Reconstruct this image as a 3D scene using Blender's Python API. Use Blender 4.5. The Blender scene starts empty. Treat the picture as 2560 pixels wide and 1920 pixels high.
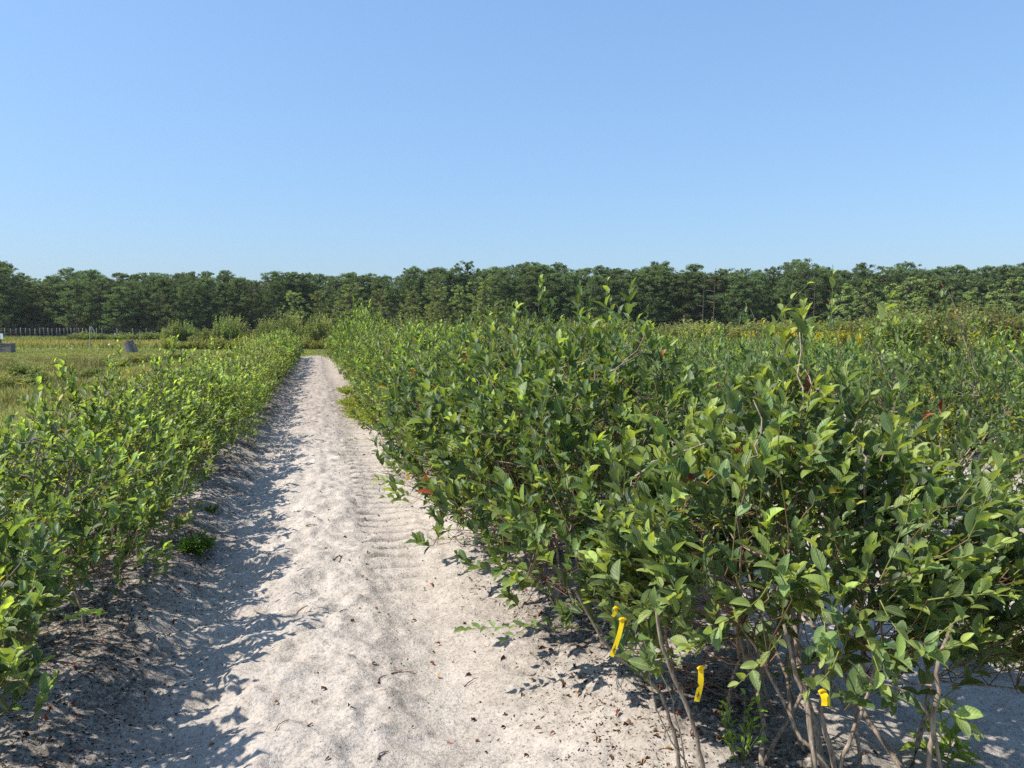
import bpy, math, random
import numpy as np
from mathutils import Vector, Matrix

# ------------------------------------------------------------------ camera, sky, sun, exposure
scene = bpy.context.scene
COL = scene.collection
EYE, F, PITCH, YAW = 1.6, 1900.0, math.atan(138 / 1900), math.radians(14.6)
cam_data = bpy.data.cameras.new('camera')
cam = bpy.data.objects.new('camera', cam_data)
COL.objects.link(cam)
cam.location = (0, 0, EYE)
cam.rotation_euler = (math.pi / 2 - PITCH, 0, -YAW)
cam_data.sensor_width = 36
cam_data.lens = 36 * F / 2560
cam_data.clip_start = 0.05
cam_data.clip_end = 4000
scene.camera = cam

SUN_EL, SUN_AZ = math.radians(52), math.radians(88)      # height above the horizon, angle to the left of the path (+Y)
sun_dir = Vector((-math.sin(SUN_AZ) * math.cos(SUN_EL), math.cos(SUN_AZ) * math.cos(SUN_EL), math.sin(SUN_EL)))
sd = bpy.data.lights.new('sun', 'SUN')
sd.energy, sd.angle, sd.color = 5.0, math.radians(0.55), (1.0, 0.94, 0.84)
sun = bpy.data.objects.new('sun', sd)
COL.objects.link(sun)
sun.rotation_euler = sun_dir.to_track_quat('Z', 'Y').to_euler()

world = bpy.data.worlds.new('World')
scene.world = world
world.use_nodes = True
wn = world.node_tree
wn.nodes.clear()
sky = wn.nodes.new('ShaderNodeTexSky')
sky.sky_type = 'NISHITA'
sky.sun_disc = False
sky.sun_elevation = SUN_EL
sky.sun_rotation = -SUN_AZ
sky.altitude = 0
sky.air_density, sky.dust_density, sky.ozone_density = 1.5, 1.0, 10.0
bg = wn.nodes.new('ShaderNodeBackground')
bg.inputs['Strength'].default_value = 0.15
wo = wn.nodes.new('ShaderNodeOutputWorld')
gam = wn.nodes.new('ShaderNodeGamma'); gam.inputs[1].default_value = 0.6
wb = wn.nodes.new('ShaderNodeVectorMath'); wb.operation = 'MULTIPLY'; wb.inputs[1].default_value = (1.07, 1.30, 1.60)
wn.links.new(sky.outputs[0], gam.inputs[0])
wn.links.new(gam.outputs[0], wb.inputs[0])
wn.links.new(wb.outputs[0], bg.inputs[0])
wn.links.new(bg.outputs[0], wo.inputs[0])

scene.view_settings.view_transform = 'Standard'
scene.view_settings.look = 'None'
scene.view_settings.exposure = 0.58
scene.view_settings.gamma = 1.0
scene.view_settings.use_curve_mapping = False
scene.render.engine = 'CYCLES'
scene.cycles.max_bounces = 10
scene.cycles.diffuse_bounces = 4
scene.cycles.transmission_bounces = 8
scene.cycles.use_denoising = False

RNG = np.random.default_rng(11)
random.seed(11)

# ------------------------------------------------------------------ helpers
HEAD = np.array([math.sin(YAW), math.cos(YAW)])
RIGHT = np.array([math.cos(YAW), -math.sin(YAW)])


def at(px, py, depth):
    """World point seen at pixel (px, py) of the 2560 x 1920 photograph, depth metres along the view axis."""
    cx, cy = (px - 1280) / F * depth, (960 - py) / F * depth
    z = math.cos(PITCH) * cy - math.sin(PITCH) * depth + EYE
    d = math.cos(PITCH) * depth + math.sin(PITCH) * cy
    p = HEAD * d + RIGHT * cx
    return Vector((p[0], p[1], z))


def ground_at(px, py, z=0.0):
    """Point where the ray through a pixel meets height z."""
    a, b = at(px, py, 1.0), cam.location
    t = (z - b.z) / (a.z - b.z)
    return b + (a - b) * t


def tag(o, label=None, cat=None, group=None, kind=None):
    if label: o['label'] = label
    if cat: o['category'] = cat
    if group: o['group'] = group
    if kind: o['kind'] = kind
    return o


def empty(name, loc, rz=0.0):
    o = bpy.data.objects.new(name, None)
    o.empty_display_size = 0.1
    COL.objects.link(o)
    o.location = loc
    o.rotation_euler = (0, 0, rz)
    return o


def link(name, mesh, parent=None, kind=None):
    o = bpy.data.objects.new(name, mesh)
    COL.objects.link(o)
    if parent is not None: o.parent = parent
    if kind: o['kind'] = kind
    return o


def make_mesh(name, V, faces, mat, col=None, uv=None, smooth=True):
    """V (n,3); faces: list of int arrays (m,3) / (m,4); col (n,3) per vertex; uv (n,2) per vertex."""
    V = np.asarray(V, np.float32)
    me = bpy.data.meshes.new(name)
    faces = [np.asarray(f, np.int32) for f in faces if len(f)]
    loops = np.concatenate([f.ravel() for f in faces])
    tot = np.concatenate([np.full(len(f), f.shape[1], np.int32) for f in faces])
    me.vertices.add(len(V)); me.vertices.foreach_set('co', V.ravel())
    me.loops.add(len(loops)); me.loops.foreach_set('vertex_index', loops)
    me.polygons.add(len(tot))
    me.polygons.foreach_set('loop_start', np.concatenate([[0], np.cumsum(tot)[:-1]]).astype(np.int32))
    me.polygons.foreach_set('use_smooth', np.full(len(tot), smooth))
    me.update(calc_edges=True)
    if col is not None:
        a = me.color_attributes.new('tint', 'FLOAT_COLOR', 'POINT')
        c = np.ones((len(V), 4), np.float32); c[:, :3] = col
        a.data.foreach_set('color', c.ravel())
    if uv is not None:
        u = me.uv_layers.new(name='uv')
        u.data.foreach_set('uv', np.asarray(uv, np.float32)[loops].ravel())
    me.materials.append(mat)
    return me


def norm(a):
    return a / np.maximum(np.linalg.norm(a, axis=-1, keepdims=True), 1e-9)


def hash2(ix, iy, s):
    h = (ix.astype(np.int64) * 374761393 + iy.astype(np.int64) * 668265263 + s * 1442695041) & 0x7fffffff
    h = ((h ^ (h >> 13)) * 1274126177) & 0x7fffffff
    return ((h ^ (h >> 16)) & 0xffff) / 65535.0


def vnoise(x, y, s=0):
    x, y = np.asarray(x, float), np.asarray(y, float)
    ix, iy = np.floor(x), np.floor(y)
    fx, fy = x - ix, y - iy
    fx, fy = fx * fx * (3 - 2 * fx), fy * fy * (3 - 2 * fy)
    a, b = hash2(ix, iy, s), hash2(ix + 1, iy, s)
    c, d = hash2(ix, iy + 1, s), hash2(ix + 1, iy + 1, s)
    return (a + (b - a) * fx) * (1 - fy) + (c + (d - c) * fx) * fy - 0.5


def tubes(P, R, sides=5):
    """P (T,n,3) polylines, R (T,n) radii -> verts, quads"""
    T, n, _ = P.shape
    tan = norm(np.gradient(P, axis=1))
    ref = np.where(np.abs(tan[..., 2:3]) > 0.9, np.array([1.0, 0, 0]), np.array([0, 0, 1.0]))
    a = norm(np.cross(tan, ref)); b = np.cross(tan, a)
    ang = np.arange(sides) / sides * 2 * np.pi
    V = P[:, :, None] + R[:, :, None, None] * (np.cos(ang)[None, None, :, None] * a[:, :, None] + np.sin(ang)[None, None, :, None] * b[:, :, None])
    idx = np.arange(T * n * sides).reshape(T, n, sides)
    q = np.stack([idx[:, :-1], np.roll(idx, -1, 2)[:, :-1], np.roll(idx, -1, 2)[:, 1:], idx[:, 1:]], -1).reshape(-1, 4)
    return V.reshape(-1, 3), q


def bezier(A, B, C, n):
    t = np.linspace(0, 1, n)[None, :, None]
    return A[:, None] * (1 - t) ** 2 + B[:, None] * 2 * t * (1 - t) + C[:, None] * t ** 2


def boxes(specs):
    """list of (cx,cy,cz, sx,sy,sz) -> verts, quads"""
    V, Q = [], []
    for c in specs:
        m = np.array([[x, y, z] for x in (-.5, .5) for y in (-.5, .5) for z in (-.5, .5)]) * np.array(c[3:6]) + np.array(c[:3])
        o = len(V) * 8
        V.append(m)
        Q += [[o + i for i in f] for f in ((0, 1, 3, 2), (4, 6, 7, 5), (0, 4, 5, 1), (2, 3, 7, 6), (0, 2, 6, 4), (1, 5, 7, 3))]
    return np.concatenate(V), np.array(Q)


_ONES = 'first second third fourth fifth sixth seventh eighth ninth tenth eleventh twelfth thirteenth fourteenth fifteenth sixteenth seventeenth eighteenth nineteenth'.split()
_TENS = {2: ('twentieth', 'twenty'), 3: ('thirtieth', 'thirty'), 4: ('fortieth', 'forty'), 5: ('fiftieth', 'fifty'), 6: ('sixtieth', 'sixty'), 7: ('seventieth', 'seventy'), 8: ('eightieth', 'eighty')}


def ordinal(n):
    if n < 20: return _ONES[n - 1]
    t, o = divmod(n, 10)
    return _TENS[t][0] if o == 0 else _TENS[t][1] + '-' + _ONES[o - 1]


# ------------------------------------------------------------------ materials
def new_mat(name):
    m = bpy.data.materials.new(name)
    m.use_nodes = True
    nt = m.node_tree
    nt.nodes.clear()
    return m, nt, nt.nodes, nt.links


def N(nt, typ, **kw):
    n = nt.nodes.new(typ)
    for k, v in kw.items(): setattr(n, k, v)
    return n


def ramp(nt, stops, interp='LINEAR'):
    r = nt.nodes.new('ShaderNodeValToRGB')
    r.color_ramp.interpolation = interp
    e = r.color_ramp.elements
    while len(e) < len(stops): e.new(0.5)
    for i, (p, c) in enumerate(stops):
        e[i].position = p
        e[i].color = (*c, 1) if len(c) == 3 else c
    return r


def mixc(nt, a, b, fac, mode='MIX'):
    m = nt.nodes.new('ShaderNodeMix'); m.data_type = 'RGBA'; m.blend_type = mode
    for sock, v in ((m.inputs[0], fac), (m.inputs[6], a), (m.inputs[7], b)):
        if hasattr(v, 'links'): nt.links.new(v, sock)
        elif isinstance(v, (int, float)): sock.default_value = v
        else: sock.default_value = (*v, 1)
    return m.outputs[2]


def mth(nt, op, a, b=0.0):
    m = nt.nodes.new('ShaderNodeMath'); m.operation = op
    for i, v in enumerate((a, b)):
        if hasattr(v, 'links'): nt.links.new(v, m.inputs[i])
        else: m.inputs[i].default_value = v
    return m.outputs[0]


def leaf_material(name, veins, trans=0.40, rough=0.46, spec=0.4):
    m, nt, nd, lk = new_mat(name)
    att = N(nt, 'ShaderNodeAttribute', attribute_name='tint')
    oi = N(nt, 'ShaderNodeObjectInfo')
    hsv = N(nt, 'ShaderNodeHueSaturation')
    lk.new(att.outputs['Color'], hsv.inputs['Color'])
    lk.new(mth(nt, 'ADD', mth(nt, 'MULTIPLY', oi.outputs['Random'], 0.03), 0.485), hsv.inputs['Hue'])
    lk.new(mth(nt, 'ADD', mth(nt, 'MULTIPLY', oi.outputs['Random'], 0.35), 0.85), hsv.inputs['Value'])
    c = hsv.outputs[0]
    if veins:
        uvn = N(nt, 'ShaderNodeUVMap', uv_map='uv')
        sp = N(nt, 'ShaderNodeSeparateXYZ'); lk.new(uvn.outputs[0], sp.inputs[0])
        du = mth(nt, 'ABSOLUTE', mth(nt, 'SUBTRACT', sp.outputs[0], 0.5))
        mid = mth(nt, 'LESS_THAN', du, 0.022)
        w = mth(nt, 'SINE', mth(nt, 'MULTIPLY', mth(nt, 'SUBTRACT', sp.outputs[1], mth(nt, 'MULTIPLY', du, 0.7)), 44.0))
        side = mth(nt, 'MULTIPLY', mth(nt, 'GREATER_THAN', w, 0.93), 0.10)
        lite = mixc(nt, c, (0.75, 0.9, 0.35), 0.3)
        c = mixc(nt, c, lite, mth(nt, 'MAXIMUM', mth(nt, 'MULTIPLY', mid, 0.75), side))
        bump = N(nt, 'ShaderNodeBump'); bump.inputs['Strength'].default_value = 0.25; bump.inputs['Distance'].default_value = 0.001
        lk.new(w, bump.inputs['Height'])
    tc = N(nt, 'ShaderNodeTexCoord')
    nz = N(nt, 'ShaderNodeTexNoise'); nz.inputs['Scale'].default_value = 38; nz.inputs['Detail'].default_value = 4
    geo = N(nt, 'ShaderNodeNewGeometry')
    lk.new(geo.outputs['Position'], nz.inputs['Vector'])
    mo = ramp(nt, [(0.30, (0.72, 0.74, 0.72)), (0.68, (1.18, 1.14, 1.05))]); lk.new(nz.outputs['Fac'], mo.inputs[0])
    c = mixc(nt, c, mo.outputs[0], 1.0, 'MULTIPLY')
    sp2 = ramp(nt, [(0.735, (0, 0, 0)), (0.76, (1, 1, 1))]); nz2 = N(nt, 'ShaderNodeTexNoise'); nz2.inputs['Scale'].default_value = 170
    lk.new(geo.outputs['Position'], nz2.inputs['Vector']); lk.new(nz2.outputs['Fac'], sp2.inputs[0])
    c = mixc(nt, c, (0.16, 0.08, 0.035), sp2.outputs[0])
    under = mixc(nt, c, (0.20, 0.25, 0.14), 0.42)
    c2 = mixc(nt, c, under, geo.outputs['Backfacing'])
    p = N(nt, 'ShaderNodeBsdfPrincipled')
    lk.new(c2, p.inputs['Base Color'])
    lk.new(mth(nt, 'ADD', mth(nt, 'MULTIPLY', geo.outputs['Backfacing'], 0.3), rough), p.inputs['Roughness'])
    p.inputs['Specular IOR Level'].default_value = spec
    if veins: lk.new(bump.outputs[0], p.inputs['Normal'])
    t = N(nt, 'ShaderNodeBsdfTranslucent')
    lk.new(mixc(nt, c, (1.9, 1.75, 0.55), 1.0, 'MULTIPLY'), t.inputs[0])
    mx = N(nt, 'ShaderNodeMixShader'); mx.inputs[0].default_value = trans
    lk.new(p.outputs[0], mx.inputs[1]); lk.new(t.outputs[0], mx.inputs[2])
    o = N(nt, 'ShaderNodeOutputMaterial'); lk.new(mx.outputs[0], o.inputs[0])
    return m


def tint_material(name, rough=0.85, noise=0.0, trans=0.0, spec=0.2, scale=30.0, vary=0.0):
    m, nt, nd, lk = new_mat(name)
    att = N(nt, 'ShaderNodeAttribute', attribute_name='tint')
    c = att.outputs['Color']
    if vary:
        oi = N(nt, 'ShaderNodeObjectInfo')
        hsv = N(nt, 'ShaderNodeHueSaturation'); lk.new(c, hsv.inputs['Color'])
        lk.new(mth(nt, 'ADD', mth(nt, 'MULTIPLY', oi.outputs['Random'], 0.03), 0.48), hsv.inputs['Hue'])
        lk.new(mth(nt, 'ADD', mth(nt, 'MULTIPLY', oi.outputs['Random'], vary), 1 - vary / 2), hsv.inputs['Value'])
        c = hsv.outputs[0]
    if noise:
        tc = N(nt, 'ShaderNodeTexCoord')
        nz = N(nt, 'ShaderNodeTexNoise'); nz.inputs['Scale'].default_value = scale; nz.inputs['Detail'].default_value = 6
        lk.new(tc.outputs['Object'], nz.inputs['Vector'])
        r = ramp(nt, [(0.3, (1 - noise,) * 3), (0.7, (1 + noise,) * 3)])
        lk.new(nz.outputs['Fac'], r.inputs[0])
        c = mixc(nt, c, r.outputs[0], 1.0, 'MULTIPLY')
    p = N(nt, 'ShaderNodeBsdfPrincipled')
    lk.new(c, p.inputs['Base Color'])
    p.inputs['Roughness'].default_value = rough
    p.inputs['Specular IOR Level'].default_value = spec
    out = p.outputs[0]
    if trans:
        t = N(nt, 'ShaderNodeBsdfTranslucent'); lk.new(mixc(nt, c, (1.5, 1.45, 0.7), 1.0, 'MULTIPLY'), t.inputs[0])
        mx = N(nt, 'ShaderNodeMixShader'); mx.inputs[0].default_value = trans
        lk.new(out, mx.inputs[1]); lk.new(t.outputs[0], mx.inputs[2]); out = mx.outputs[0]
    o = N(nt, 'ShaderNodeOutputMaterial'); lk.new(out, o.inputs[0])
    return m


def bark_material(name, a, b):
    m, nt, nd, lk = new_mat(name)
    tc = N(nt, 'ShaderNodeTexCoord')
    mp = N(nt, 'ShaderNodeMapping'); mp.inputs['Scale'].default_value = (60, 60, 9)
    lk.new(tc.outputs['Object'], mp.inputs[0])
    nz = N(nt, 'ShaderNodeTexNoise'); nz.inputs['Scale'].default_value = 1.6; nz.inputs['Detail'].default_value = 6; nz.inputs['Roughness'].default_value = 0.7
    lk.new(mp.outputs[0], nz.inputs['Vector'])
    r = ramp(nt, [(0.35, a), (0.68, b)]); lk.new(nz.outputs['Fac'], r.inputs[0])
    p = N(nt, 'ShaderNodeBsdfPrincipled'); lk.new(r.outputs[0], p.inputs['Base Color'])
    p.inputs['Roughness'].default_value = 0.85; p.inputs['Specular IOR Level'].default_value = 0.2
    bp = N(nt, 'ShaderNodeBump'); bp.inputs['Strength'].default_value = 0.6; bp.inputs['Distance'].default_value = 0.004
    lk.new(nz.outputs['Fac'], bp.inputs['Height']); lk.new(bp.outputs[0], p.inputs['Normal'])
    o = N(nt, 'ShaderNodeOutputMaterial'); lk.new(p.outputs[0], o.inputs[0])
    return m


M_LEAF = leaf_material('blueberry leaf', True)
M_LEAF_FAR = leaf_material('blueberry foliage', False, spec=0.3, rough=0.45)
M_NEEDLE = tint_material('tree foliage', 0.8, trans=0.35, vary=0.45)
M_GRASS = tint_material('grass blade', 0.75, trans=0.3)
M_TINT = tint_material('litter', 0.9, noise=0.25)
M_STEM = bark_material('blueberry bark', (0.10, 0.07, 0.05), (0.42, 0.34, 0.26))
M_TWIG = tint_material('green twig', 0.6, noise=0.2)
M_BARK = bark_material('tree bark', (0.05, 0.038, 0.03), (0.14, 0.11, 0.09))

# ---- sand and ground
def sand_material():
    m, nt, nd, lk = new_mat('pale sand')
    geo = N(nt, 'ShaderNodeNewGeometry')
    pos = geo.outputs['Position']
    sp = N(nt, 'ShaderNodeSeparateXYZ'); lk.new(pos, sp.inputs[0])

    def noise(scale, det=6, rough=0.6):
        n = N(nt, 'ShaderNodeTexNoise'); n.inputs['Scale'].default_value = scale
        n.inputs['Detail'].default_value = det; n.inputs['Roughness'].default_value = rough
        lk.new(pos, n.inputs['Vector']); return n.outputs['Fac']
    big = ramp(nt, [(0.30, (0.40, 0.35, 0.30)), (0.62, (0.53, 0.475, 0.42))]); lk.new(noise(4.5, 8, 0.7), big.inputs[0])
    fine = ramp(nt, [(0.34, (0.45, 0.43, 0.42)), (0.50, (1, 1, 1)), (0.75, (1.08, 1.08, 1.08))]); lk.new(noise(55, 8, 0.75), fine.inputs[0])
    c = mixc(nt, big.outputs[0], fine.outputs[0], 1.0, 'MULTIPLY')
    mid = ramp(nt, [(0.33, (0.52, 0.49, 0.47)), (0.43, (1, 1, 1))]); lk.new(noise(19, 7, 0.8), mid.inputs[0])
    c = mixc(nt, c, mid.outputs[0], 0.8, 'MULTIPLY')
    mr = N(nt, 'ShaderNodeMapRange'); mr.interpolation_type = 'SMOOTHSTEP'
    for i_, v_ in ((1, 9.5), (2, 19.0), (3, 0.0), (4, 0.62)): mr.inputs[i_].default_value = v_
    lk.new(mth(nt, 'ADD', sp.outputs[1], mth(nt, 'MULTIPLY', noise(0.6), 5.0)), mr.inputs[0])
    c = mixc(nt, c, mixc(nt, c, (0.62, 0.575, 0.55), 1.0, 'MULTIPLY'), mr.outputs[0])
    att = N(nt, 'ShaderNodeAttribute', attribute_name='tint')         # organic matter worked into the sand along the rows, painted shade in tread grooves
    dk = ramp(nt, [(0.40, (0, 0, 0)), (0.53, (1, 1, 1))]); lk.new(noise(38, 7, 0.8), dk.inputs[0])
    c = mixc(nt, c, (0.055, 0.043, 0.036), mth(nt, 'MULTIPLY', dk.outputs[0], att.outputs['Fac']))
    spk = ramp(nt, [(0.66, (0, 0, 0)), (0.70, (1, 1, 1))]); lk.new(noise(130, 4, 0.7), spk.inputs[0])
    c = mixc(nt, c, (0.14, 0.10, 0.085), mth(nt, 'MULTIPLY', spk.outputs[0], 0.7))
    p = N(nt, 'ShaderNodeBsdfPrincipled'); lk.new(c, p.inputs['Base Color'])
    p.inputs['Roughness'].default_value = 0.95; p.inputs['Specular IOR Level'].default_value = 0.1
    b1 = N(nt, 'ShaderNodeBump'); b1.inputs['Strength'].default_value = 0.75; b1.inputs['Distance'].default_value = 0.022
    lk.new(noise(48, 8, 0.7), b1.inputs['Height']); lk.new(b1.outputs[0], p.inputs['Normal'])
    o = N(nt, 'ShaderNodeOutputMaterial'); lk.new(p.outputs[0], o.inputs[0])
    return m


def field_material():
    m, nt, nd, lk = new_mat('field soil and turf')
    geo = N(nt, 'ShaderNodeNewGeometry')
    n1 = N(nt, 'ShaderNodeTexNoise'); n1.inputs['Scale'].default_value = 0.25; n1.inputs['Detail'].default_value = 8; n1.inputs['Roughness'].default_value = 0.65
    lk.new(geo.outputs['Position'], n1.inputs['Vector'])
    r = ramp(nt, [(0.3, (0.10, 0.125, 0.03)), (0.5, (0.17, 0.19, 0.05)), (0.68, (0.26, 0.23, 0.085))])
    lk.new(n1.outputs['Fac'], r.inputs[0])
    n2 = N(nt, 'ShaderNodeTexNoise'); n2.inputs['Scale'].default_value = 14; n2.inputs['Detail'].default_value = 8
    lk.new(geo.outputs['Position'], n2.inputs['Vector'])
    r2 = ramp(nt, [(0.3, (0.5, 0.5, 0.5)), (0.7, (1.35, 1.35, 1.35))]); lk.new(n2.outputs['Fac'], r2.inputs[0])
    c = mixc(nt, r.outputs[0], r2.outputs[0], 1.0, 'MULTIPLY')
    p = N(nt, 'ShaderNodeBsdfPrincipled'); lk.new(c, p.inputs['Base Color']); p.inputs['Roughness'].default_value = 0.95
    p.inputs['Specular IOR Level'].default_value = 0.1
    bp = N(nt, 'ShaderNodeBump'); bp.inputs['Strength'].default_value = 0.8; bp.inputs['Distance'].default_value = 0.08
    lk.new(n2.outputs['Fac'], bp.inputs['Height']); lk.new(bp.outputs[0], p.inputs['Normal'])
    o = N(nt, 'ShaderNodeOutputMaterial'); lk.new(p.outputs[0], o.inputs[0])
    return m


M_SAND, M_FIELD = sand_material(), field_material()

# ------------------------------------------------------------------ ground and sandy path
ROW_L, ROW_R, ROW_GAP = -1.42, 1.62, 3.05
BEDS = [ROW_L, ROW_R, ROW_R + ROW_GAP, ROW_R + 2 * ROW_GAP, ROW_R + 3 * ROW_GAP]
PATH_END = 47.0


def bump(x, c, w):
    return np.exp(-((x - c) / w) ** 2)


def sand_h(x, y):
    x, y = np.asarray(x, float), np.asarray(y, float)
    wob = 0.10 * vnoise(y * 0.35, x * 0, 3)
    h = 0.030 * vnoise(x * 1.5, y * 1.5, 1) + 0.034 * vnoise(x * 4, y * 4, 2) + 0.032 * vnoise(x * 10, y * 10, 4)
    h = h + 0.020 * vnoise(x * 22, y * 22, 5) + 0.010 * vnoise(x * 55, y * 55, 6)
    smooth_r = bump(x - wob, 0.66, 0.24)
    rough = 1 - 0.55 * smooth_r
    h = h * rough
    h = h + (0.045 * vnoise(x * 7, y * 5.5, 7) + 0.026 * vnoise(x * 17, y * 15, 17)) * bump(x, 0.0, 0.42)      # footprints on the crown of the path
    fade = np.clip((30 - y) / 12, 0, 1)
    # right wheel track: shallow trough pressed with close tread bars
    h = h - 0.060 * bump(x - wob, 0.66, 0.30)
    u = (x - wob - 0.66)
    ph = (y + 1.5 * u * u + 0.04 * vnoise(x * 2, y * 2, 8)) / 0.225
    tri = np.abs((ph % 1.0) * 2 - 1)
    near = np.clip((y - 4.2) / 2.0, 0.08, 1) * np.clip(1.1 + 2.0 * vnoise(y * 0.9, x * 2, 19), 0.35, 1.2)
    h = h - 0.022 / (1 + np.exp(-(x - wob - 0.40) / 0.018)) * bump(u, 0, 0.5)          # packed edge of the track
    h = h + 0.050 * (0.4 - np.exp(-(tri / 0.22) ** 2)) * np.clip((0.27 - np.abs(u)) / 0.05, 0, 1) * near * fade * (0.95 + 0.8 * vnoise(y * 0.7, x, 9))
    # left wheel track: deeper, scalloped
    v = (x - wob + 0.56)
    h = h - 0.085 * bump(v, 0, 0.28)
    ph = (y - 0.35 * v + 1.1 * v * v + 0.12 * vnoise(x * 3, y * 3, 10)) / 0.31
    tri = np.abs((ph % 1.0) * 2 - 1)
    h = h + 0.060 * (0.45 - np.exp(-(tri / 0.42) ** 2)) * bump(v, 0.05, 0.30) * fade * (0.8 + 0.9 * vnoise(y * 1.1, x, 12))
    for b in BEDS:
        h = h + 0.07 * bump(x, b, 0.45)
    # step at the edge of the left bed, cut by the wheels
    h = h + 0.035 * bump(x, -0.98, 0.14) * (0.6 + 1.2 * vnoise(y * 2.2, x * 3, 13))
    edge = np.minimum(np.minimum((x + 3.5) / 0.6, (14.5 - x) / 0.8), np.minimum((PATH_END + 1.0 - y) / 1.2, (y + 2) / 0.5))
    return np.where(edge < 1, h * np.clip(edge, 0, 1) - 0.16 * (1 - np.clip(edge, -0.5, 1)), h) + 0.0


def build_sand():
    xs = np.concatenate([np.arange(-5.2, -1.9, 0.09), np.arange(-1.9, -1.3, 0.03), np.arange(-1.3, 1.5, 0.016), np.arange(1.5, 2.2, 0.03), np.arange(2.2, 6, 0.07), np.arange(6, 15.4, 0.25)])
    ys = [-2.6]
    while ys[-1] < PATH_END + 2:
        y = ys[-1]
        ys.append(y + (0.12 if y < 1.5 else max(0.0135, 0.0037 * y) if y < 18 else 0.006 * y))
    ys = np.array(ys)
    X, Y = np.meshgrid(xs, ys)
    Z = sand_h(X, Y)
    V = np.stack([X, Y, Z], -1).reshape(-1, 3)
    n, m = X.shape
    i = np.arange(n * m).reshape(n, m)
    q = np.stack([i[:-1, :-1], i[:-1, 1:], i[1:, 1:], i[1:, :-1]], -1).reshape(-1, 4)
    dirt_and_shade = np.zeros_like(X)
    for b in BEDS:
        dirt_and_shade = np.maximum(dirt_and_shade, bump(X, b, 0.62))
    dirt_and_shade = np.maximum(dirt_and_shade, 1.0 * bump(X, -0.95, 0.30))
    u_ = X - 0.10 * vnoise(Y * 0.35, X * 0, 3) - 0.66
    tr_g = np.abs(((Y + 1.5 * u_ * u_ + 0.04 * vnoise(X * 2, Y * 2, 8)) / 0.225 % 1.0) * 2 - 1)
    groove_shade = 0.85 * np.exp(-(tr_g / 0.26) ** 2) * (np.abs(u_) < 0.25) * np.clip((Y - 4.2) / 2.0, 0.05, 1) * (Y < 26)   # shade of the tread grooves, painted into the sand colour
    dirt_and_shade = np.clip(dirt_and_shade * (0.75 + 1.3 * vnoise(X * 2.5, Y * 2.5, 21)) - 0.08, 0, 0.97)
    dirt_and_shade = np.maximum(dirt_and_shade, groove_shade * (0.8 + 0.9 * vnoise(X * 5, Y * 5, 22))).reshape(-1, 1)
    me = make_mesh('sand_path', V, [q], M_SAND, col=np.repeat(dirt_and_shade, 3, 1))
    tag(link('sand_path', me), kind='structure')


build_sand()

# one sheet to the horizon
gx = np.concatenate([np.linspace(-1600, -90, 12), np.linspace(-80, 100, 60), np.linspace(120, 1600, 12)])
gy = np.concatenate([np.linspace(-300, -10, 6), np.linspace(-4, 190, 70), np.linspace(210, 2600, 14)])
GX, GY = np.meshgrid(gx, gy)


def field_h(x, y):
    x, y = np.asarray(x, float), np.asarray(y, float)
    inside = (x > -3.5) & (x < 15.4) & (y < PATH_END + 2)
    return np.where(inside, -0.14, -0.03 + 0.10 * vnoise(x * 0.3, y * 0.3, 31) + 0.12 * vnoise(x * 0.08, y * 0.08, 32))


GZ = field_h(GX, GY)
gi = np.arange(GX.size).reshape(GX.shape)
gq = np.stack([gi[:-1, :-1], gi[:-1, 1:], gi[1:, 1:], gi[1:, :-1]], -1).reshape(-1, 4)
tag(link('ground', make_mesh('ground', np.stack([GX, GY, GZ], -1).reshape(-1, 3), [gq], M_FIELD)), kind='structure')

# ------------------------------------------------------------------ blueberry bushes
# leaf templates: (u across -0.5..0.5, v along 0..1, w out of the blade)
def leaf_template(sections, curl=0.16, fold=0.32):
    V, UV = [[0, 0, 0]], [[0.5, 0]]
    for v in sections:
        w = 0.5 * (math.sin(math.pi * v ** 0.88)) ** 0.7
        z = -curl * (v - 0.25) ** 2
        for s in (-1, 0, 1):
            V.append([s * w, v, z + (fold * w if s else 0)])
            UV.append([0.5 + s * w, v])
    V.append([0, 1, -curl * 0.6]); UV.append([0.5, 1])
    k = len(sections)
    tris, quads = [[0, 2, 1], [0, 3, 2]], []
    for i in range(k - 1):
        a = 1 + 3 * i
        quads += [[a, a + 1, a + 4, a + 3], [a + 1, a + 2, a + 5, a + 4]]
    a, e = 1 + 3 * (k - 1), 1 + 3 * k
    tris += [[a, a + 1, e], [a + 1, a + 2, e]]
    return np.array(V, float), np.array(tris), np.array(quads).reshape(-1, 4), np.array(UV, float)


T_HI = leaf_template([0.10, 0.28, 0.5, 0.72, 0.89])
T_MID = leaf_template([0.22, 0.62])
T_FAR = leaf_template([0.45])


def merge_leaves(name, L, tmpl, mat):
    """L: dict of arrays P, D, N, len, wid, col"""
    Vt, tr, qd, uv = tmpl
    P, D, Nn = L['P'], L['D'], L['N']
    S = np.cross(D, Nn)
    n, k = len(P), len(Vt)
    V = P[:, None] + Vt[None, :, 0:1] * L['wid'][:, None, None] * S[:, None] + Vt[None, :, 1:2] * L['len'][:, None, None] * D[:, None] \
        + Vt[None, :, 2:3] * L['len'][:, None, None] * Nn[:, None]
    off = (np.arange(n) * k)[:, None, None]
    fs = [(tr[None] + off).reshape(-1, 3)]
    if len(qd): fs.append((qd[None] + off).reshape(-1, 4))
    return make_mesh(name, V.reshape(-1, 3), fs, mat, col=np.repeat(L['col'], k, 0), uv=np.tile(uv, (n, 1)))


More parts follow.
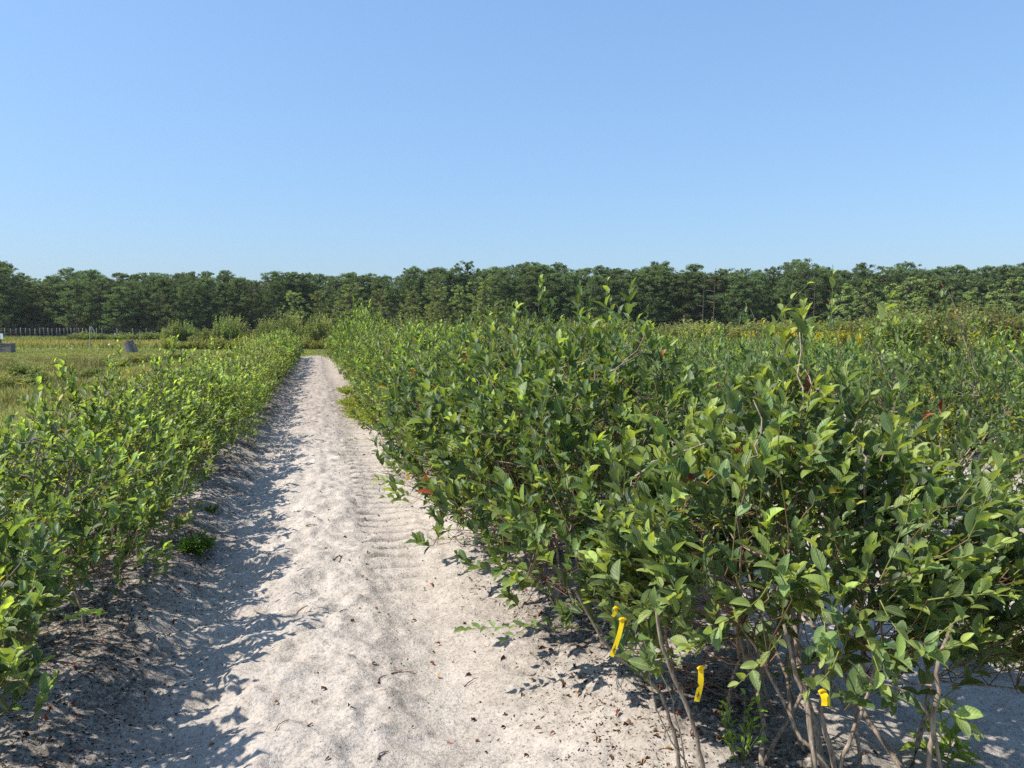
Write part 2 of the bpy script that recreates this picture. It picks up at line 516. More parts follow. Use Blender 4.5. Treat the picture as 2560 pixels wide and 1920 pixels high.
C_MATURE = np.array([0.070, 0.122, 0.050])
C_MATURE2 = np.array([0.138, 0.208, 0.080])
C_YOUNG = np.array([0.38, 0.50, 0.13])
C_YELLOW = np.array([0.40, 0.33, 0.05])
C_RED = np.array([0.30, 0.055, 0.035])
C_PINK = np.array([0.50, 0.22, 0.14])


class Bush: pass


def grow(seed, H, R, n_twigs, leaf=0.05, n_stems=9, young=0.22, warm=0.0, lean=(0, 0), shoots=(), leaves_per=9, low=0.28, twig_len=0.2, whips=20, spread=0.1):
    """One highbush blueberry in its own coordinates (base at the origin)."""
    r = np.random.default_rng(seed)
    b = Bush()
    ph = r.uniform(0, 6.28, 6)

    def top(th, rho):
        lump = 1 + 0.10 * np.sin(2 * th + ph[0]) + 0.09 * np.sin(3 * th + ph[1]) + 0.07 * np.sin(5 * th + ph[2] + 4 * rho)
        return H * (1 - 0.42 * rho ** 2.2) * lump

    def sample(n, shell):
        th = r.uniform(0, 2 * np.pi, n)
        rho = np.sqrt(r.uniform(0, 1, n))
        zt = top(th, rho)
        zl = low * H * (0.9 - 0.15 * rho) + 0.12 * H * (1 - rho)
        u = r.uniform(0, 1, n) ** (0.45 if shell else 0.8)
        z = zl + (zt - zl) * u
        # push part of the points to the rim
        wide = 1.0 + 0.12 * np.sin(3 * th + ph[3]) + 0.10 * np.sin(7 * th + ph[4])
        bulge = np.sin(np.pi * np.clip((z / H) * 0.8 + 0.12, 0, 1)) ** 0.35
        rr = R * rho * wide * bulge
        if shell:
            k = r.uniform(0, 1, n) < 0.45
            rr = np.where(k, R * wide * bulge * r.uniform(0.75, 1.05, n), rr)
            z = np.where(k, zl + (top(th, np.full(n, .75)) - zl) * r.uniform(0, 1, n), z)
        x = rr * np.cos(th) + lean[0] * z / H
        y = rr * np.sin(th) + lean[1] * z / H
        return np.stack([x, y, z], -1)

    # main stems
    A = np.stack([r.normal(0, spread * .8, n_stems), r.normal(0, spread * 1.1, n_stems), np.full(n_stems, -0.04)], -1)
    th = np.arange(n_stems) / n_stems * 2 * np.pi + r.uniform(-.4, .4, n_stems)
    rho = r.uniform(0.25, 0.8, n_stems)
    E = np.stack([R * rho * np.cos(th) + lean[0], R * rho * np.sin(th) + lean[1], H * r.uniform(0.55, 0.88, n_stems)], -1)
    Cc = A + (E - A) * np.array([0.35, 0.35, 0.5]) + r.normal(0, 0.05, (n_stems, 3))
    b.stemP = bezier(A, Cc, E, 12)
    b.stemP[:, 1:-1] += r.normal(0, 0.009, (n_stems, 10, 3))
    b.stemR = np.linspace(1, 0.28, 12)[None] * r.uniform(0.007, 0.0135, n_stems)[:, None]
    # branches from stems
    nb = max(24, n_twigs // 7)
    BE = sample(nb, False)
    SP = b.stemP[:, 3:].reshape(-1, 3)

    def attach(E, pts, up=0.6):
        d = np.linalg.norm((E[:, None] - pts[None]) * np.array([1, 1, 0.8]), axis=-1) + np.where(pts[None, :, 2] > E[:, None, 2] - 0.04, up, 0)
        return pts[np.argmin(d + r.uniform(0, 0.06, d.shape), 1)]
    BA = attach(BE, SP)
    mid = (BA + BE) / 2 + np.array([0, 0, -0.02]) + r.normal(0, 0.03, BE.shape)
    brP = bezier(BA, mid, BE, 7)
    brP[:, 1:-1] += r.normal(0, 0.006, (nb, 5, 3))
    # leafy twigs
    T = sample(n_twigs, True)
    hor = T * np.array([1, 1, 0]); hor = hor - np.array([lean[0] * .6, lean[1] * .6, 0])
    out = norm(hor + 1e-6)
    upw = np.clip(T[:, 2:3] / H * 1.75 - 0.1, 0.15, 2.0)
    d = norm(out * 0.75 + np.array([0, 0, 1]) * upw + r.normal(0, 0.33, T.shape))
    ln = twig_len * r.uniform(0.55, 1.25, n_twigs)
    if whips:                                             # long upright leaders out of the top
        k = np.argsort(-(T[:, 2] + r.uniform(0, .3, n_twigs)))[:whips]
        ln[k] *= r.uniform(1.4, 2.1, len(k)); T[k, 2] += r.uniform(0.04, 0.16, len(k))
        d[k] = norm(d[k] * 0.35 + np.array([0, 0, 1.0]))
    if len(shoots):
        sh = np.array(shoots, float)                     # (base xyz, tip xyz) in bush coordinates
        T = np.concatenate([T, sh[:, 3:]]); d = np.concatenate([d, norm(sh[:, 3:] - sh[:, :3])])
        ln = np.concatenate([ln, np.linalg.norm(sh[:, 3:] - sh[:, :3], axis=1)])
    B = T - d * ln[:, None]
    B[:, 2] = np.maximum(B[:, 2], 0.08)
    sag = r.normal(0, 0.09, T.shape) * ln[:, None]
    mid = (B + T) / 2 + sag
    twP = bezier(B, mid, T, 7)
    b.twP, b.twn = twP, len(T)
    # connect every twig base to a branch
    CA = attach(B, np.concatenate([brP[:, 2:].reshape(-1, 3), SP]), 0.25)
    far = np.linalg.norm(CA - B, axis=1)
    cm = (CA + B) / 2 + r.normal(0, 0.02, B.shape) + np.array([0, 0, -0.12]) * far[:, None]
    coP = bezier(CA, cm, B, 5)
    b.br = (brP, np.linspace(1, .55, 7)[None] * r.uniform(0.003, 0.0055, nb)[:, None])
    b.co = (coP, np.full((len(B), 5), 0.0019))
    b.tw = (twP, np.linspace(1, .45, 7)[None] * np.full(len(T), 0.0019)[:, None] * r.uniform(.8, 1.5, len(T))[:, None])
    # leaves
    nt, K = len(T), leaves_per
    k = np.arange(K)
    t = 0.10 + 0.90 * (k + 0.5) / K
    t = np.clip(t[None] + r.normal(0, 0.02, (nt, K)), 0.05, 1.0)
    tt = t[..., None]
    a0, a1, a2 = B[:, None], mid[:, None], T[:, None]
    P = a0 * (1 - tt) ** 2 + a1 * 2 * tt * (1 - tt) + a2 * tt ** 2
    Tn = norm(2 * (1 - tt) * (a1 - a0) + 2 * tt * (a2 - a1))
    ref = np.where(np.abs(Tn[..., 2:3]) > 0.92, np.array([1.0, 0, 0]), np.array([0, 0, 1.0]))
    e1 = norm(np.cross(Tn, ref)); e2 = np.cross(Tn, e1)
    phi = k[None] * 2.4 + r.uniform(0, 6.28, (nt, 1)) + r.normal(0, .25, (nt, K))
    rad = np.cos(phi)[..., None] * e1 + np.sin(phi)[..., None] * e2
    al = np.radians(55 - 27 * t + r.normal(0, 12, (nt, K)))[..., None]
    D = np.cos(al) * Tn + np.sin(al) * rad + np.array([0, 0, 0.12])
    D = norm(D + r.normal(0, 0.12, D.shape))
    Nr = Tn * 0.55 + np.array([0, 0, 0.75]) + r.normal(0, 0.22, D.shape) + 0.15 * np.array(sun_dir)
    Nr = norm(Nr - (Nr * D).sum(-1, keepdims=True) * D)
    size = leaf * np.array([0.75 + 0.5 * math.sin(math.pi * min(1, (q + 1.2) / K)) for q in k])[None] * r.uniform(0.75, 1.2, (nt, K)) * r.uniform(0.8, 1.15, (nt, 1))
    size = np.where(t > 0.93, size * 0.72, size)
    if len(shoots): size[-len(shoots):] *= 0.8; size[nt - len(shoots):nt - len(shoots) + 3] *= 0.95
    keep = r.uniform(0, 1, (nt, K)) > 0.07
    height = np.clip(P[..., 2] / H, 0, 1.2)
    col = C_MATURE + (C_MATURE2 - C_MATURE) * r.uniform(0, 1, (nt, 1, 1)) + np.array([0.03, 0.025, 0]) * warm
    col = np.repeat(col, K, 1) * r.uniform(0.50, 1.32, (nt, K, 1))
    pt = (r.uniform(0, 1, (nt, 1)) < young * (0.35 + 1.1 * height)) * np.clip((t - 0.45) * 2.0, 0, 1)
    if len(shoots): pt[-len(shoots):] = np.clip(t[-len(shoots):] * 0.9, 0, 0.75)
    pt = np.clip(pt * r.uniform(0.5, 1.2, (nt, K)), 0, 1)[..., None]
    col = col * (1 - pt) + (C_YOUNG * (1 + 0.25 * warm)) * pt
    u = r.uniform(0, 1, (nt, K, 1)); tw = r.uniform(0, 1, (nt, 1, 1))
    if len(shoots): u[-len(shoots):] = 0.5; tw[-len(shoots):] = 0.5
    col = np.where(u < 0.008 + 0.05 * (tw < 0.04), C_YELLOW * r.uniform(.5, 1, (nt, K, 1)), col)
    col = np.where((u > 0.9988) | ((tw > 0.996) & (u > 0.8)), C_RED * r.uniform(.4, .9, (nt, K, 1)), col)
    col = np.where((tw > 0.97) & (tw < 0.977) & (t[..., None] > 0.8), C_PINK * 0.8, col)
    m = keep.ravel()
    f = lambda a: a.reshape(-1, a.shape[-1])[m]
    sz = size.ravel()[m]
    b.L = dict(P=f(P), D=f(D), N=f(Nr), len=sz, wid=sz * r.uniform(0.42, 0.56, len(sz)), col=f(col))
    b.H, b.R = H, R
    return b


def tube_mesh(name, parts, mat, sides=4, col=None):
    Vs, Qs, Cs, o = [], [], [], 0
    for i, (P, Rr) in enumerate(parts):
        V, q = tubes(P, Rr, sides)
        Vs.append(V); Qs.append(q + o); o += len(V)
        if col: Cs.append(np.tile(np.array(col[i]), (len(V), 1)))
    return make_mesh(name, np.concatenate(Vs), [np.concatenate(Qs)], mat, col=np.concatenate(Cs) if col else None)


# shared single-leaf meshes for the leaves that can be picked apart
LEAF_COLS = [C_MATURE * 0.85, C_MATURE, C_MATURE2, C_MATURE2 * 1.25, (C_MATURE2 + C_YOUNG) / 2, C_YOUNG * 0.85, C_YOUNG, C_YELLOW * 0.75, C_RED * 0.55, C_PINK * 0.6]
LEAF_MESH = {}


def leaf_mesh(ci, shape):
    if (ci, shape) not in LEAF_MESH:
        Vt, tr, qd, uv = leaf_template([0.10, 0.28, 0.5, 0.72, 0.89], curl=(0.05, 0.22, 0.38)[shape], fold=(0.20, 0.34, 0.5)[shape])
        V = Vt.copy(); V[:, 0] *= 0.5
        LEAF_MESH[ci, shape] = make_mesh('leaf', V, [tr, qd], M_LEAF, col=np.tile(LEAF_COLS[ci], (len(V), 1)), uv=uv)
    return LEAF_MESH[ci, shape]


def split_leaves(L, root_loc, n_pick):
    """The n leaves that show largest from the viewpoint."""
    W = L['P'] + np.array(root_loc)
    v = W - np.array([0, 0, EYE])
    dep = v[:, :2] @ HEAD
    lat = v[:, :2] @ RIGHT
    ok = (dep > 0.4) & (np.abs(lat / np.maximum(dep, .1)) < 0.68) & (v[:, 2] / np.maximum(dep, .1) > -0.60)
    cen = W.mean(0) - np.array([0, 0, EYE])
    facing = ((L['P'] - L['P'].mean(0)) * norm(-cen)).sum(-1)
    score = np.where(ok, L['len'] / np.maximum(dep, 0.3) * (1 + 0.9 * facing) * np.where(facing > 0.1, 1.6, 1), -1)
    idx = np.argsort(-score)[:n_pick]
    idx = idx[score[idx] > 0]
    rest = np.ones(len(W), bool); rest[idx] = False
    return idx, rest


def gz(x, y):
    return float(sand_h(x, y))


def place_bush(b, loc, label, group, n_pick, tmpl, single_stems=True, extra=()):
    root = empty('blueberry_bush', loc)
    tag(root, label, 'bush', group)
    idx, rest = split_leaves(b.L, loc, n_pick)
    if single_stems:
        for i in range(len(b.stemP)):
            V, q = tubes(b.stemP[i:i + 1], b.stemR[i:i + 1], 7)
            link('stem', make_mesh('stem', V, [q], M_STEM), root)
    else:
        link('stems', tube_mesh('stems', [(b.stemP, b.stemR)], M_STEM, 5), root, 'stuff')
    for pix, d0, d1, r0 in extra:                          # stems on the side of the bush that faces the path
        P = [np.array(at(px, py, d0 + (d1 - d0) * k / (len(pix) - 1))) for k, (px, py) in enumerate(pix)]
        foot = P[0] + (P[0] - P[1]) / np.linalg.norm(P[0] - P[1]) * 0.12
        foot[2] = gz(foot[0], foot[1]) - 0.03
        P = np.array([foot] + P) - np.array(loc)
        t = np.linspace(0, len(P) - 1, 16)
        P = np.stack([np.interp(t, np.arange(len(P)), P[:, a]) for a in range(3)], -1)
        P[1:-1] = (P[:-2] + 2 * P[1:-1] + P[2:]) / 4
        P[1:-1] += RNG.normal(0, 0.0022, (14, 3))
        V, q = tubes(P[None], (np.linspace(1.1, .6, 16) * r0 * .62 * RNG.uniform(.9, 1.12, 16))[None], 7)
        link('stem', make_mesh('stem', V, [q], M_STEM), root)
    link('branches', tube_mesh('branches', [b.br], M_STEM, 4), root, 'stuff')
    link('twigs', tube_mesh('twigs', [(b.co[0][:, ::2], b.co[1][:, ::2]), (b.tw[0][:, ::2], b.tw[1][:, ::2])], M_TWIG, 3, [(0.16, 0.09, 0.05), (0.20, 0.22, 0.06)]), root, 'stuff')
    Lr = {k: v[rest] for k, v in b.L.items()}
    link('foliage', merge_leaves('foliage', Lr, tmpl, M_LEAF), root, 'stuff')
    cols = np.array(LEAF_COLS)
    for j, i in enumerate(idx):
        c = b.L['col'][i]
        ci = int(np.argmin(((cols - c) ** 2).sum(1)))
        o = link('leaf', leaf_mesh(ci, (i * 7 + j) % 3), root)
        D, Nn, s, w = Vector(b.L['D'][i]), Vector(b.L['N'][i]), b.L['len'][i], b.L['wid'][i]
        S = D.cross(Nn)
        M = Matrix((S * w * 2, D * s, Nn * s)).transposed().to_4x4()
        M.translation = Vector(b.L['P'][i])
        o.matrix_basis = M
    return root


# --- hero bushes on both sides of the path
GR_R = 'blueberry bushes in the row along the right side of the path'
GR_L = 'blueberry bushes in the row along the left side of the path'
A_LOC = Vector((1.78, 2.48, 0)); A_LOC.z = gz(A_LOC.x, A_LOC.y)


def rel(p, loc):
    return list(np.array(p) - np.array(loc))


def shoot(px0, py0, d0, px1, py1, d1, loc):
    return rel(at(px0, py0, d0), loc) + rel(at(px1, py1, d1), loc)


sh = [shoot(2010, 1010, 2.5, 2082, 662, 2.45, A_LOC), shoot(1900, 960, 2.5, 2035, 695, 2.5, A_LOC), shoot(2170, 1000, 2.5, 2245, 715, 2.45, A_LOC),
      shoot(1960, 1250, 2.25, 1990, 905, 2.1, A_LOC), shoot(1700, 1350, 2.3, 1730, 985, 2.2, A_LOC), shoot(2260, 1180, 2.2, 2290, 905, 2.1, A_LOC),
      shoot(1830, 1400, 2.1, 1900, 1060, 2.0, A_LOC), shoot(2420, 1350, 2.1, 2520, 1100, 2.0, A_LOC), shoot(1560, 1250, 2.6, 1610, 1010, 2.5, A_LOC),
      shoot(2100, 1600, 1.9, 2030, 1340, 1.8, A_LOC), shoot(1750, 1620, 2.2, 1640, 1440, 2.1, A_LOC), shoot(2330, 1600, 2.0, 2480, 1420, 1.9, A_LOC),
      shoot(1850, 1520, 2.30, 1690, 1650, 2.10, A_LOC), shoot(1960, 1580, 2.25, 1835, 1720, 2.05, A_LOC), shoot(2100, 1620, 2.2, 2000, 1740, 2.0, A_LOC),
      shoot(2270, 1650, 2.1, 2420, 1600, 1.95, A_LOC), shoot(2320, 1500, 2.1, 2530, 1490, 1.95, A_LOC),
      shoot(2330, 1740, 2.1, 2440, 1840, 2.0, A_LOC), shoot(1930, 1450, 2.2, 1790, 1560, 2.0, A_LOC), shoot(2150, 1560, 2.1, 2210, 1730, 2.0, A_LOC),
      shoot(1760, 1480, 2.3, 1600, 1540, 2.15, A_LOC), shoot(2200, 1500, 2.1, 2310, 1640, 1.95, A_LOC), shoot(2050, 1500, 2.1, 2060, 1660, 1.95, A_LOC),
      shoot(2350, 1400, 2.1, 2540, 1340, 2.0, A_LOC), shoot(2400, 1250, 2.2, 2500, 1130, 2.1, A_LOC),
      shoot(1980, 1500, 1.95, 1880, 1330, 1.85, A_LOC), shoot(2200, 1450, 2.0, 2290, 1200, 1.9, A_LOC)]
place_bush(grow(101, 1.42, 0.84, 960, leaf=0.063, n_stems=20, spread=0.24, young=0.55, lean=(0, 0.0), shoots=sh, leaves_per=8, low=0.36, twig_len=0.23, whips=3), A_LOC,
           'large leaved blueberry bush closest to the camera with yellow ribbon and tall thin shoots', GR_R, 300, T_HI, extra=[
    ([(1758, 1915), (1745, 1852), (1707, 1730), (1674, 1668), (1647, 1600), (1640, 1480)], 2.35, 2.25, .0125),
    ([(1690, 1850), (1674, 1798), (1647, 1717), (1593, 1673), (1533, 1638), (1490, 1576), (1440, 1480)], 2.5, 2.4, .0105),
    ([(1722, 1915), (1652, 1809), (1628, 1717), (1610, 1600)], 2.4, 2.35, .004),
    ([(1716, 1905), (1690, 1785), (1663, 1703), (1600, 1610)], 2.4, 2.4, .0045),
    ([(2036, 1915), (2028, 1839), (2014, 1744), (1985, 1670), (1960, 1560)], 2.25, 2.3, .015),
    ([(2072, 1915), (2000, 1847), (1960, 1757), (1900, 1640), (1850, 1560)], 2.3, 2.4, .011),
    ([(2087, 1915), (2058, 1812), (2050, 1766), (2080, 1640)], 2.3, 2.3, .014),
    ([(2100, 1915), (2123, 1850), (2160, 1760), (2200, 1640)], 2.3, 2.3, .012),
    ([(2326, 1915), (2334, 1798), (2348, 1730), (2340, 1660), (2380, 1560)], 2.15, 2.15, .0125),
    ([(2334, 1800), (2307, 1766), (2245, 1717), (2193, 1711), (2120, 1650)], 2.16, 2.2, .008)])
hero = [
    (102, 1.56, 3.80, 1.54, 1.06, 760, 0.070, 'dense blueberry bush directly behind the big leaved one with yellow ribbons at its base', GR_R, 0.34, 0, T_MID),
    (103, 1.50, 4.95, 1.58, 1.02, 680, 0.070, 'third blueberry bush along the right row with dark leaves reaching low over the sand', GR_R, 0.28, 0, T_MID),
    (104, 1.58, 6.15, 1.58, 0.96, 620, 0.066, 'fourth blueberry bush along the right row, glossy dark leaves, beside the tread marks', GR_R, 0.18, 0, T_MID),
    (105, 1.56, 7.35, 1.54, 0.92, 580, 0.064, 'fifth blueberry bush along the right row behind the overhanging branches', GR_R, 0.20, 0, T_MID),
    (106, 1.60, 8.55, 1.54, 0.84, 560, 0.062, 'sixth blueberry bush along the right row above the dry brush pile', GR_R, 0.24, 0, T_MID),
    (111, -1.52, 2.95, 1.14, 0.70, 380, 0.060, 'blueberry bush cut by the left edge of the photo with bare brown stems', GR_L, 0.34, .5, T_MID),
    (112, -1.48, 4.10, 1.16, 0.76, 450, 0.056, 'second blueberry bush of the left row with thick stems standing in the shade', GR_L, 0.36, .7, T_MID),
    (113, -1.44, 5.30, 1.16, 0.72, 470, 0.054, 'third blueberry bush of the left row above the small green weed', GR_L, 0.40, .9, T_MID),
    (114, -1.48, 6.50, 1.18, 0.72, 470, 0.054, 'fourth blueberry bush of the left row with pink tinted shoots', GR_L, 0.42, 1, T_MID),
    (115, -1.46, 7.70, 1.18, 0.70, 520, 0.054, 'fifth blueberry bush of the left row with low branches over the wheel rut', GR_L, 0.45, 1, T_MID),
    (116, -1.46, 8.90, 1.22, 0.70, 520, 0.054, 'sixth blueberry bush of the left row, bright yellow green on top', GR_L, 0.48, 1.2, T_MID),
]
for seed, x, y, H, R, nt, lf, label, grp, yg, wm, tm in hero:
    loc = Vector((x, y, gz(x, y)))
    place_bush(grow(seed, H, R, nt, leaf=lf, young=yg, warm=wm, low=(0.27 if y < 5 else 0.20) if x > 0 else 0.36, n_stems=15, spread=0.17, leaves_per=9 if x > 0 else 8), loc, label, grp, 260, tm)
# one more bush beside the camera, its outer leaves reach into the frame
loc = Vector((2.55, 1.35, gz(2.55, 1.35)))
place_bush(grow(120, 1.25, 0.62, 80, leaf=0.062, young=0.4, warm=.6), loc, 'sparse blueberry bush at the right edge of the photo, partly cut off', GR_R, 120, T_HI)

# --- the rest of the rows: shared variants
VAR = []
for i in range(6):
    b = grow(200 + i, 1.30, 0.86, 460, leaf=0.068, young=0.34 + 0.07 * (i % 3), warm=0.6, n_stems=8, low=0.16, leaves_per=8)
    VAR.append((tube_mesh('stems', [(b.stemP, b.stemR), b.br], M_STEM, 4), merge_leaves('foliage', b.L, T_FAR, M_LEAF_FAR)))
VARW = []
for i in range(5):
    b = grow(240 + i, 1.30, 0.80, 430, leaf=0.062, young=0.5, warm=1.3, n_stems=8, low=0.14, leaves_per=8)
    VARW.append((tube_mesh('stems', [(b.stemP, b.stemR), b.br], M_STEM, 4), merge_leaves('foliage', b.L, T_FAR, M_LEAF_FAR)))
VARD = []
for i in range(4):
    b = grow(260 + i, 1.30, 0.86, 430, leaf=0.058, young=0.14, warm=0.0, n_stems=9, low=0.22, leaves_per=8)
    VARD.append((tube_mesh('stems', [(b.stemP, b.stemR), b.br], M_STEM, 4), merge_leaves('foliage', b.L, T_FAR, M_LEAF_FAR)))
VARF = []
for i in range(5):
    b = grow(280 + i, 1.30, 0.86, 290, leaf=0.10, young=0.45, warm=0.6, n_stems=7, low=0.12, leaves_per=7)
    VARF.append((tube_mesh('stems', [(b.stemP, b.stemR)], M_STEM, 3), merge_leaves('foliage', b.L, T_FAR, M_LEAF_FAR)))


def put_bush(var, x, y, sx, sz, label, group):
    root = empty('blueberry_bush', (x, y, gz(x, y) if y < PATH_END else field_h(x, y)), random.uniform(0, 6.28))
    root.scale = (sx, sx, sz)
    tag(root, label, 'bush', group)
    link('stems', var[0], root, 'stuff')
    link('foliage', var[1], root, 'stuff')
    return root


rr = random.Random(5)
y, nb_ = 10.1, 6
while y < 45.5:                                            # left row, further on
    h = 1.12 + 0.28 * min(1, max(0, (y - 14) / 25)) + rr.uniform(-0.08, 0.08)
    nb_ += 1
    put_bush(rr.choice(VARW if y < 26 else VARF), ROW_L - 0.02 + rr.uniform(-.08, .08), y, rr.uniform(.82, .98), h / 1.3,
             'yellow green bush, %s from the near end of the row left of the path' % ordinal(nb_), 'blueberry bushes in the far part of the left row')
    y += rr.uniform(1.0, 1.3)
y, nb_ = 9.7, 6
while y < 45.5:                                            # right row, further on
    h = 1.42 + 0.12 * min(1, y / 30) + rr.uniform(-0.10, 0.10)
    if 22.5 < y < 29: h = 1.95 + rr.uniform(-.1, .4)
    nb_ += 1
    put_bush(rr.choice(VAR if y < 24 else VARF), ROW_R - 0.02 + rr.uniform(-.08, .08), y, rr.uniform(.95, 1.12), h / 1.3,
             ('tall bush rising over the row, %s from the near end right of the path' if h > 1.9 else 'green bush, %s from the near end of the dense row right of the path') % ordinal(nb_),
             'tall bushes in the right row' if h > 1.9 else 'blueberry bushes in the far part of the right row')
    y += rr.uniform(1.0, 1.3)
for k, (x0, ya, hh) in enumerate([(ROW_R + ROW_GAP, 3.4, 1.50), (ROW_R + 2 * ROW_GAP, 5.6, 1.42), (ROW_R + 3 * ROW_GAP, 7.6, 1.25)]):
    y = ya
    names = ['second', 'third', 'fourth']
    nb_ = 0
    while y < 44:
        nb_ += 1
        put_bush(rr.choice((VARD if k == 0 else VAR) if y < 22 else VARF), x0 + rr.uniform(-.1, .1), y, rr.uniform(.85, 1.05), (hh + rr.uniform(-.12, .14)) / 1.3,
                 'dark bush, %s from the near end of the %s row right of the path' % (ordinal(nb_), names[k]), 'blueberry bushes in the %s row right of the path' % names[k])
        y += rr.uniform(1.05, 1.5)

# ------------------------------------------------------------------ grass, weeds, litter (stuff)
def blades(name, X, Y, Z, Hh, Wd, col, label, cat, lean=0.35, mat=None):
    n = len(X)
    a = RNG.uniform(0, 6.28, n); w = Wd / 2
    d = RNG.normal(0, lean, (n, 2)) * Hh[:, None]
    b = np.stack([X, Y, Z], -1)
    s = np.stack([np.cos(a) * w, np.sin(a) * w, 0 * a], -1)
    m = b + np.concatenate([d * 0.35, (Hh * 0.55)[:, None]], 1)
    t = b + np.concatenate([d, Hh[:, None]], 1)
    V = np.stack([b - s, b + s, m + s * 0.7, m - s * 0.7, t], 1).reshape(-1, 3)
    o = np.arange(n)[:, None] * 5
    me = make_mesh(name, V, [o + np.array([[3, 2, 4]]), o + np.array([[0, 1, 2, 3]])], mat or M_GRASS, col=np.repeat(col, 5, 0), smooth=False)
    return tag(link(name, me), label, cat, kind='stuff')


def scatter(n, d0, d1, l0, l1, power=1.0):
    """random ground points by depth along the view axis and sideways slope"""
    d = d0 + (d1 - d0) * RNG.uniform(0, 1, n) ** power
    s = RNG.uniform(l0, l1, n)
    p = d[:, None] * HEAD + (s * d)[:, None] * RIGHT
    return p[:, 0], p[:, 1], d, s


def zone_col(x, y, d, s, n):
    base = np.array([0.25, 0.255, 0.10])
    c = np.tile(base, (n, 1))
    nz = vnoise(x * 0.35, y * 0.35, 41) + 0.6 * vnoise(x * 1.1, y * 1.1, 42)
    c = c + np.clip(nz, 0, 1)[:, None] * np.array([0.36, 0.24, 0.08]) + np.clip(-nz, 0, 1)[:, None] * np.array([-0.06, -0.05, -0.01])
    tf = np.clip(vnoise(x * 1.3, y * 1.3, 49) * 3 - .35, 0, 1)[:, None]
    c = c * (1 - .45 * tf) + np.array([0.02, 0.0, 0.0]) * tf
    return np.clip(c * RNG.uniform(0.55, 1.5, (n, 1)), 0.01, 0.6)


# meadow left of the left row
X, Y, d, s = scatter(100000, 7, 52, -0.92, -0.235, 0.8)
k = (X < -3.6 - 0.5 * vnoise(Y * .6, X * .6, 40)) | (Y > PATH_END)
X, Y, d, s = X[k], Y[k], d[k], s[k]
lush = np.clip(vnoise(X * 0.45, Y * 0.45, 43) * 2 + 0.3, 0.1, 1)
lush = lush * np.clip((40 - d) / 14, 0.12, 1)
tuft = np.clip(vnoise(X * 1.3, Y * 1.3, 49) * 3 - .35, 0, 1)
Hh = 0.07 + (0.24 * lush + 0.30 * tuft * np.clip((46 - d) / 12, 0, 1)) * RNG.uniform(0.3, 1.15, len(X))
blades('meadow_grass', X, Y, field_h(X, Y) - 0.01, Hh, 0.008 + d * 0.0007, zone_col(X, Y, d, s, len(X)), 'green and tan meadow grass beyond the left row of bushes', 'grass')
# mown strip across the end of the path
X, Y, d, s = scatter(38000, 46, 60, -0.85, 0.12)
k = Y > PATH_END - 1
X, Y, d = X[k], Y[k], d[k]
c = np.array([0.25, 0.275, 0.085]) * RNG.uniform(0.7, 1.3, (len(X), 1)) + np.clip(vnoise(X * .3, Y * .3, 44), 0, 1)[:, None] * np.array([.1, .05, 0])
blades('mown_grass', X, Y, field_h(X, Y) - 0.01, RNG.uniform(.04, .12, len(X)), np.full(len(X), 0.06), c, 'short mown grass strip across the end of the sandy path', 'grass')
# rough field behind it, orange brown patches
X, Y, d, s = scatter(46000, 60, 124, -0.85, 0.1, 0.75)
band = bump(d, 82, 14) * (vnoise(X * .06, Y * .12, 45) + .55)
c = np.array([0.20, 0.22, 0.065]) + np.clip(band, 0, 1)[:, None] * np.array([0.16, 0.075, 0.03])
c = c * RNG.uniform(.6, 1.4, (len(X), 1))
blades('rough_grass', X, Y, field_h(X, Y) - 0.02, RNG.uniform(.15, .5, len(X)) * np.where(d > 100, 1.3, 1), np.full(len(X), 0.13), c, 'rough green grass with orange brown patches before the fence', 'grass')
# weedy ground right of the rows and behind them, goldenrod in flower on top
X, Y, d, s = scatter(88000, 14, 118, -0.02, 0.86, 0.8)
k = ~((X < 14.6) & (Y < PATH_END + 1))
X, Y, d, s = X[k], Y[k], d[k], s[k]
tall = 0.55 + 0.75 * np.clip(vnoise(X * .12, Y * .12, 46) + .5, 0, 1)
c = np.array([0.14, 0.19, 0.05]) + np.clip(vnoise(X * .2, Y * .2, 47), 0, 1)[:, None] * np.array([0.12, 0.09, 0.01])
c = c * RNG.uniform(.6, 1.45, (len(X), 1))
blades('weeds', X, Y, field_h(X, Y) - 0.02, tall * RNG.uniform(.5, 1.05, len(X)), 0.020 + d * 0.0011, c, 'tall green weeds filling the field behind the right rows', 'weeds', 0.16)
X, Y, d, s = scatter(14000, 40, 100, 0.30, 0.60, 1.0)
k = (vnoise(X * .10, Y * .10, 48) + 0.55 * bump(s, 0.42, 0.07)) > 0.34
X, Y, d = X[k], Y[k], d[k]
zz = field_h(X, Y) + RNG.uniform(.75, 1.25, len(X))
blades('goldenrod_flowers', X, Y, zz, RNG.uniform(.12, .3, len(X)), 0.05 + d * 0.0006, np.array([0.46, 0.36, 0.03]) * RNG.uniform(.6, 1.2, (len(X), 1)), 'yellow goldenrod flower heads over the far weeds', 'flowers', 0.5)

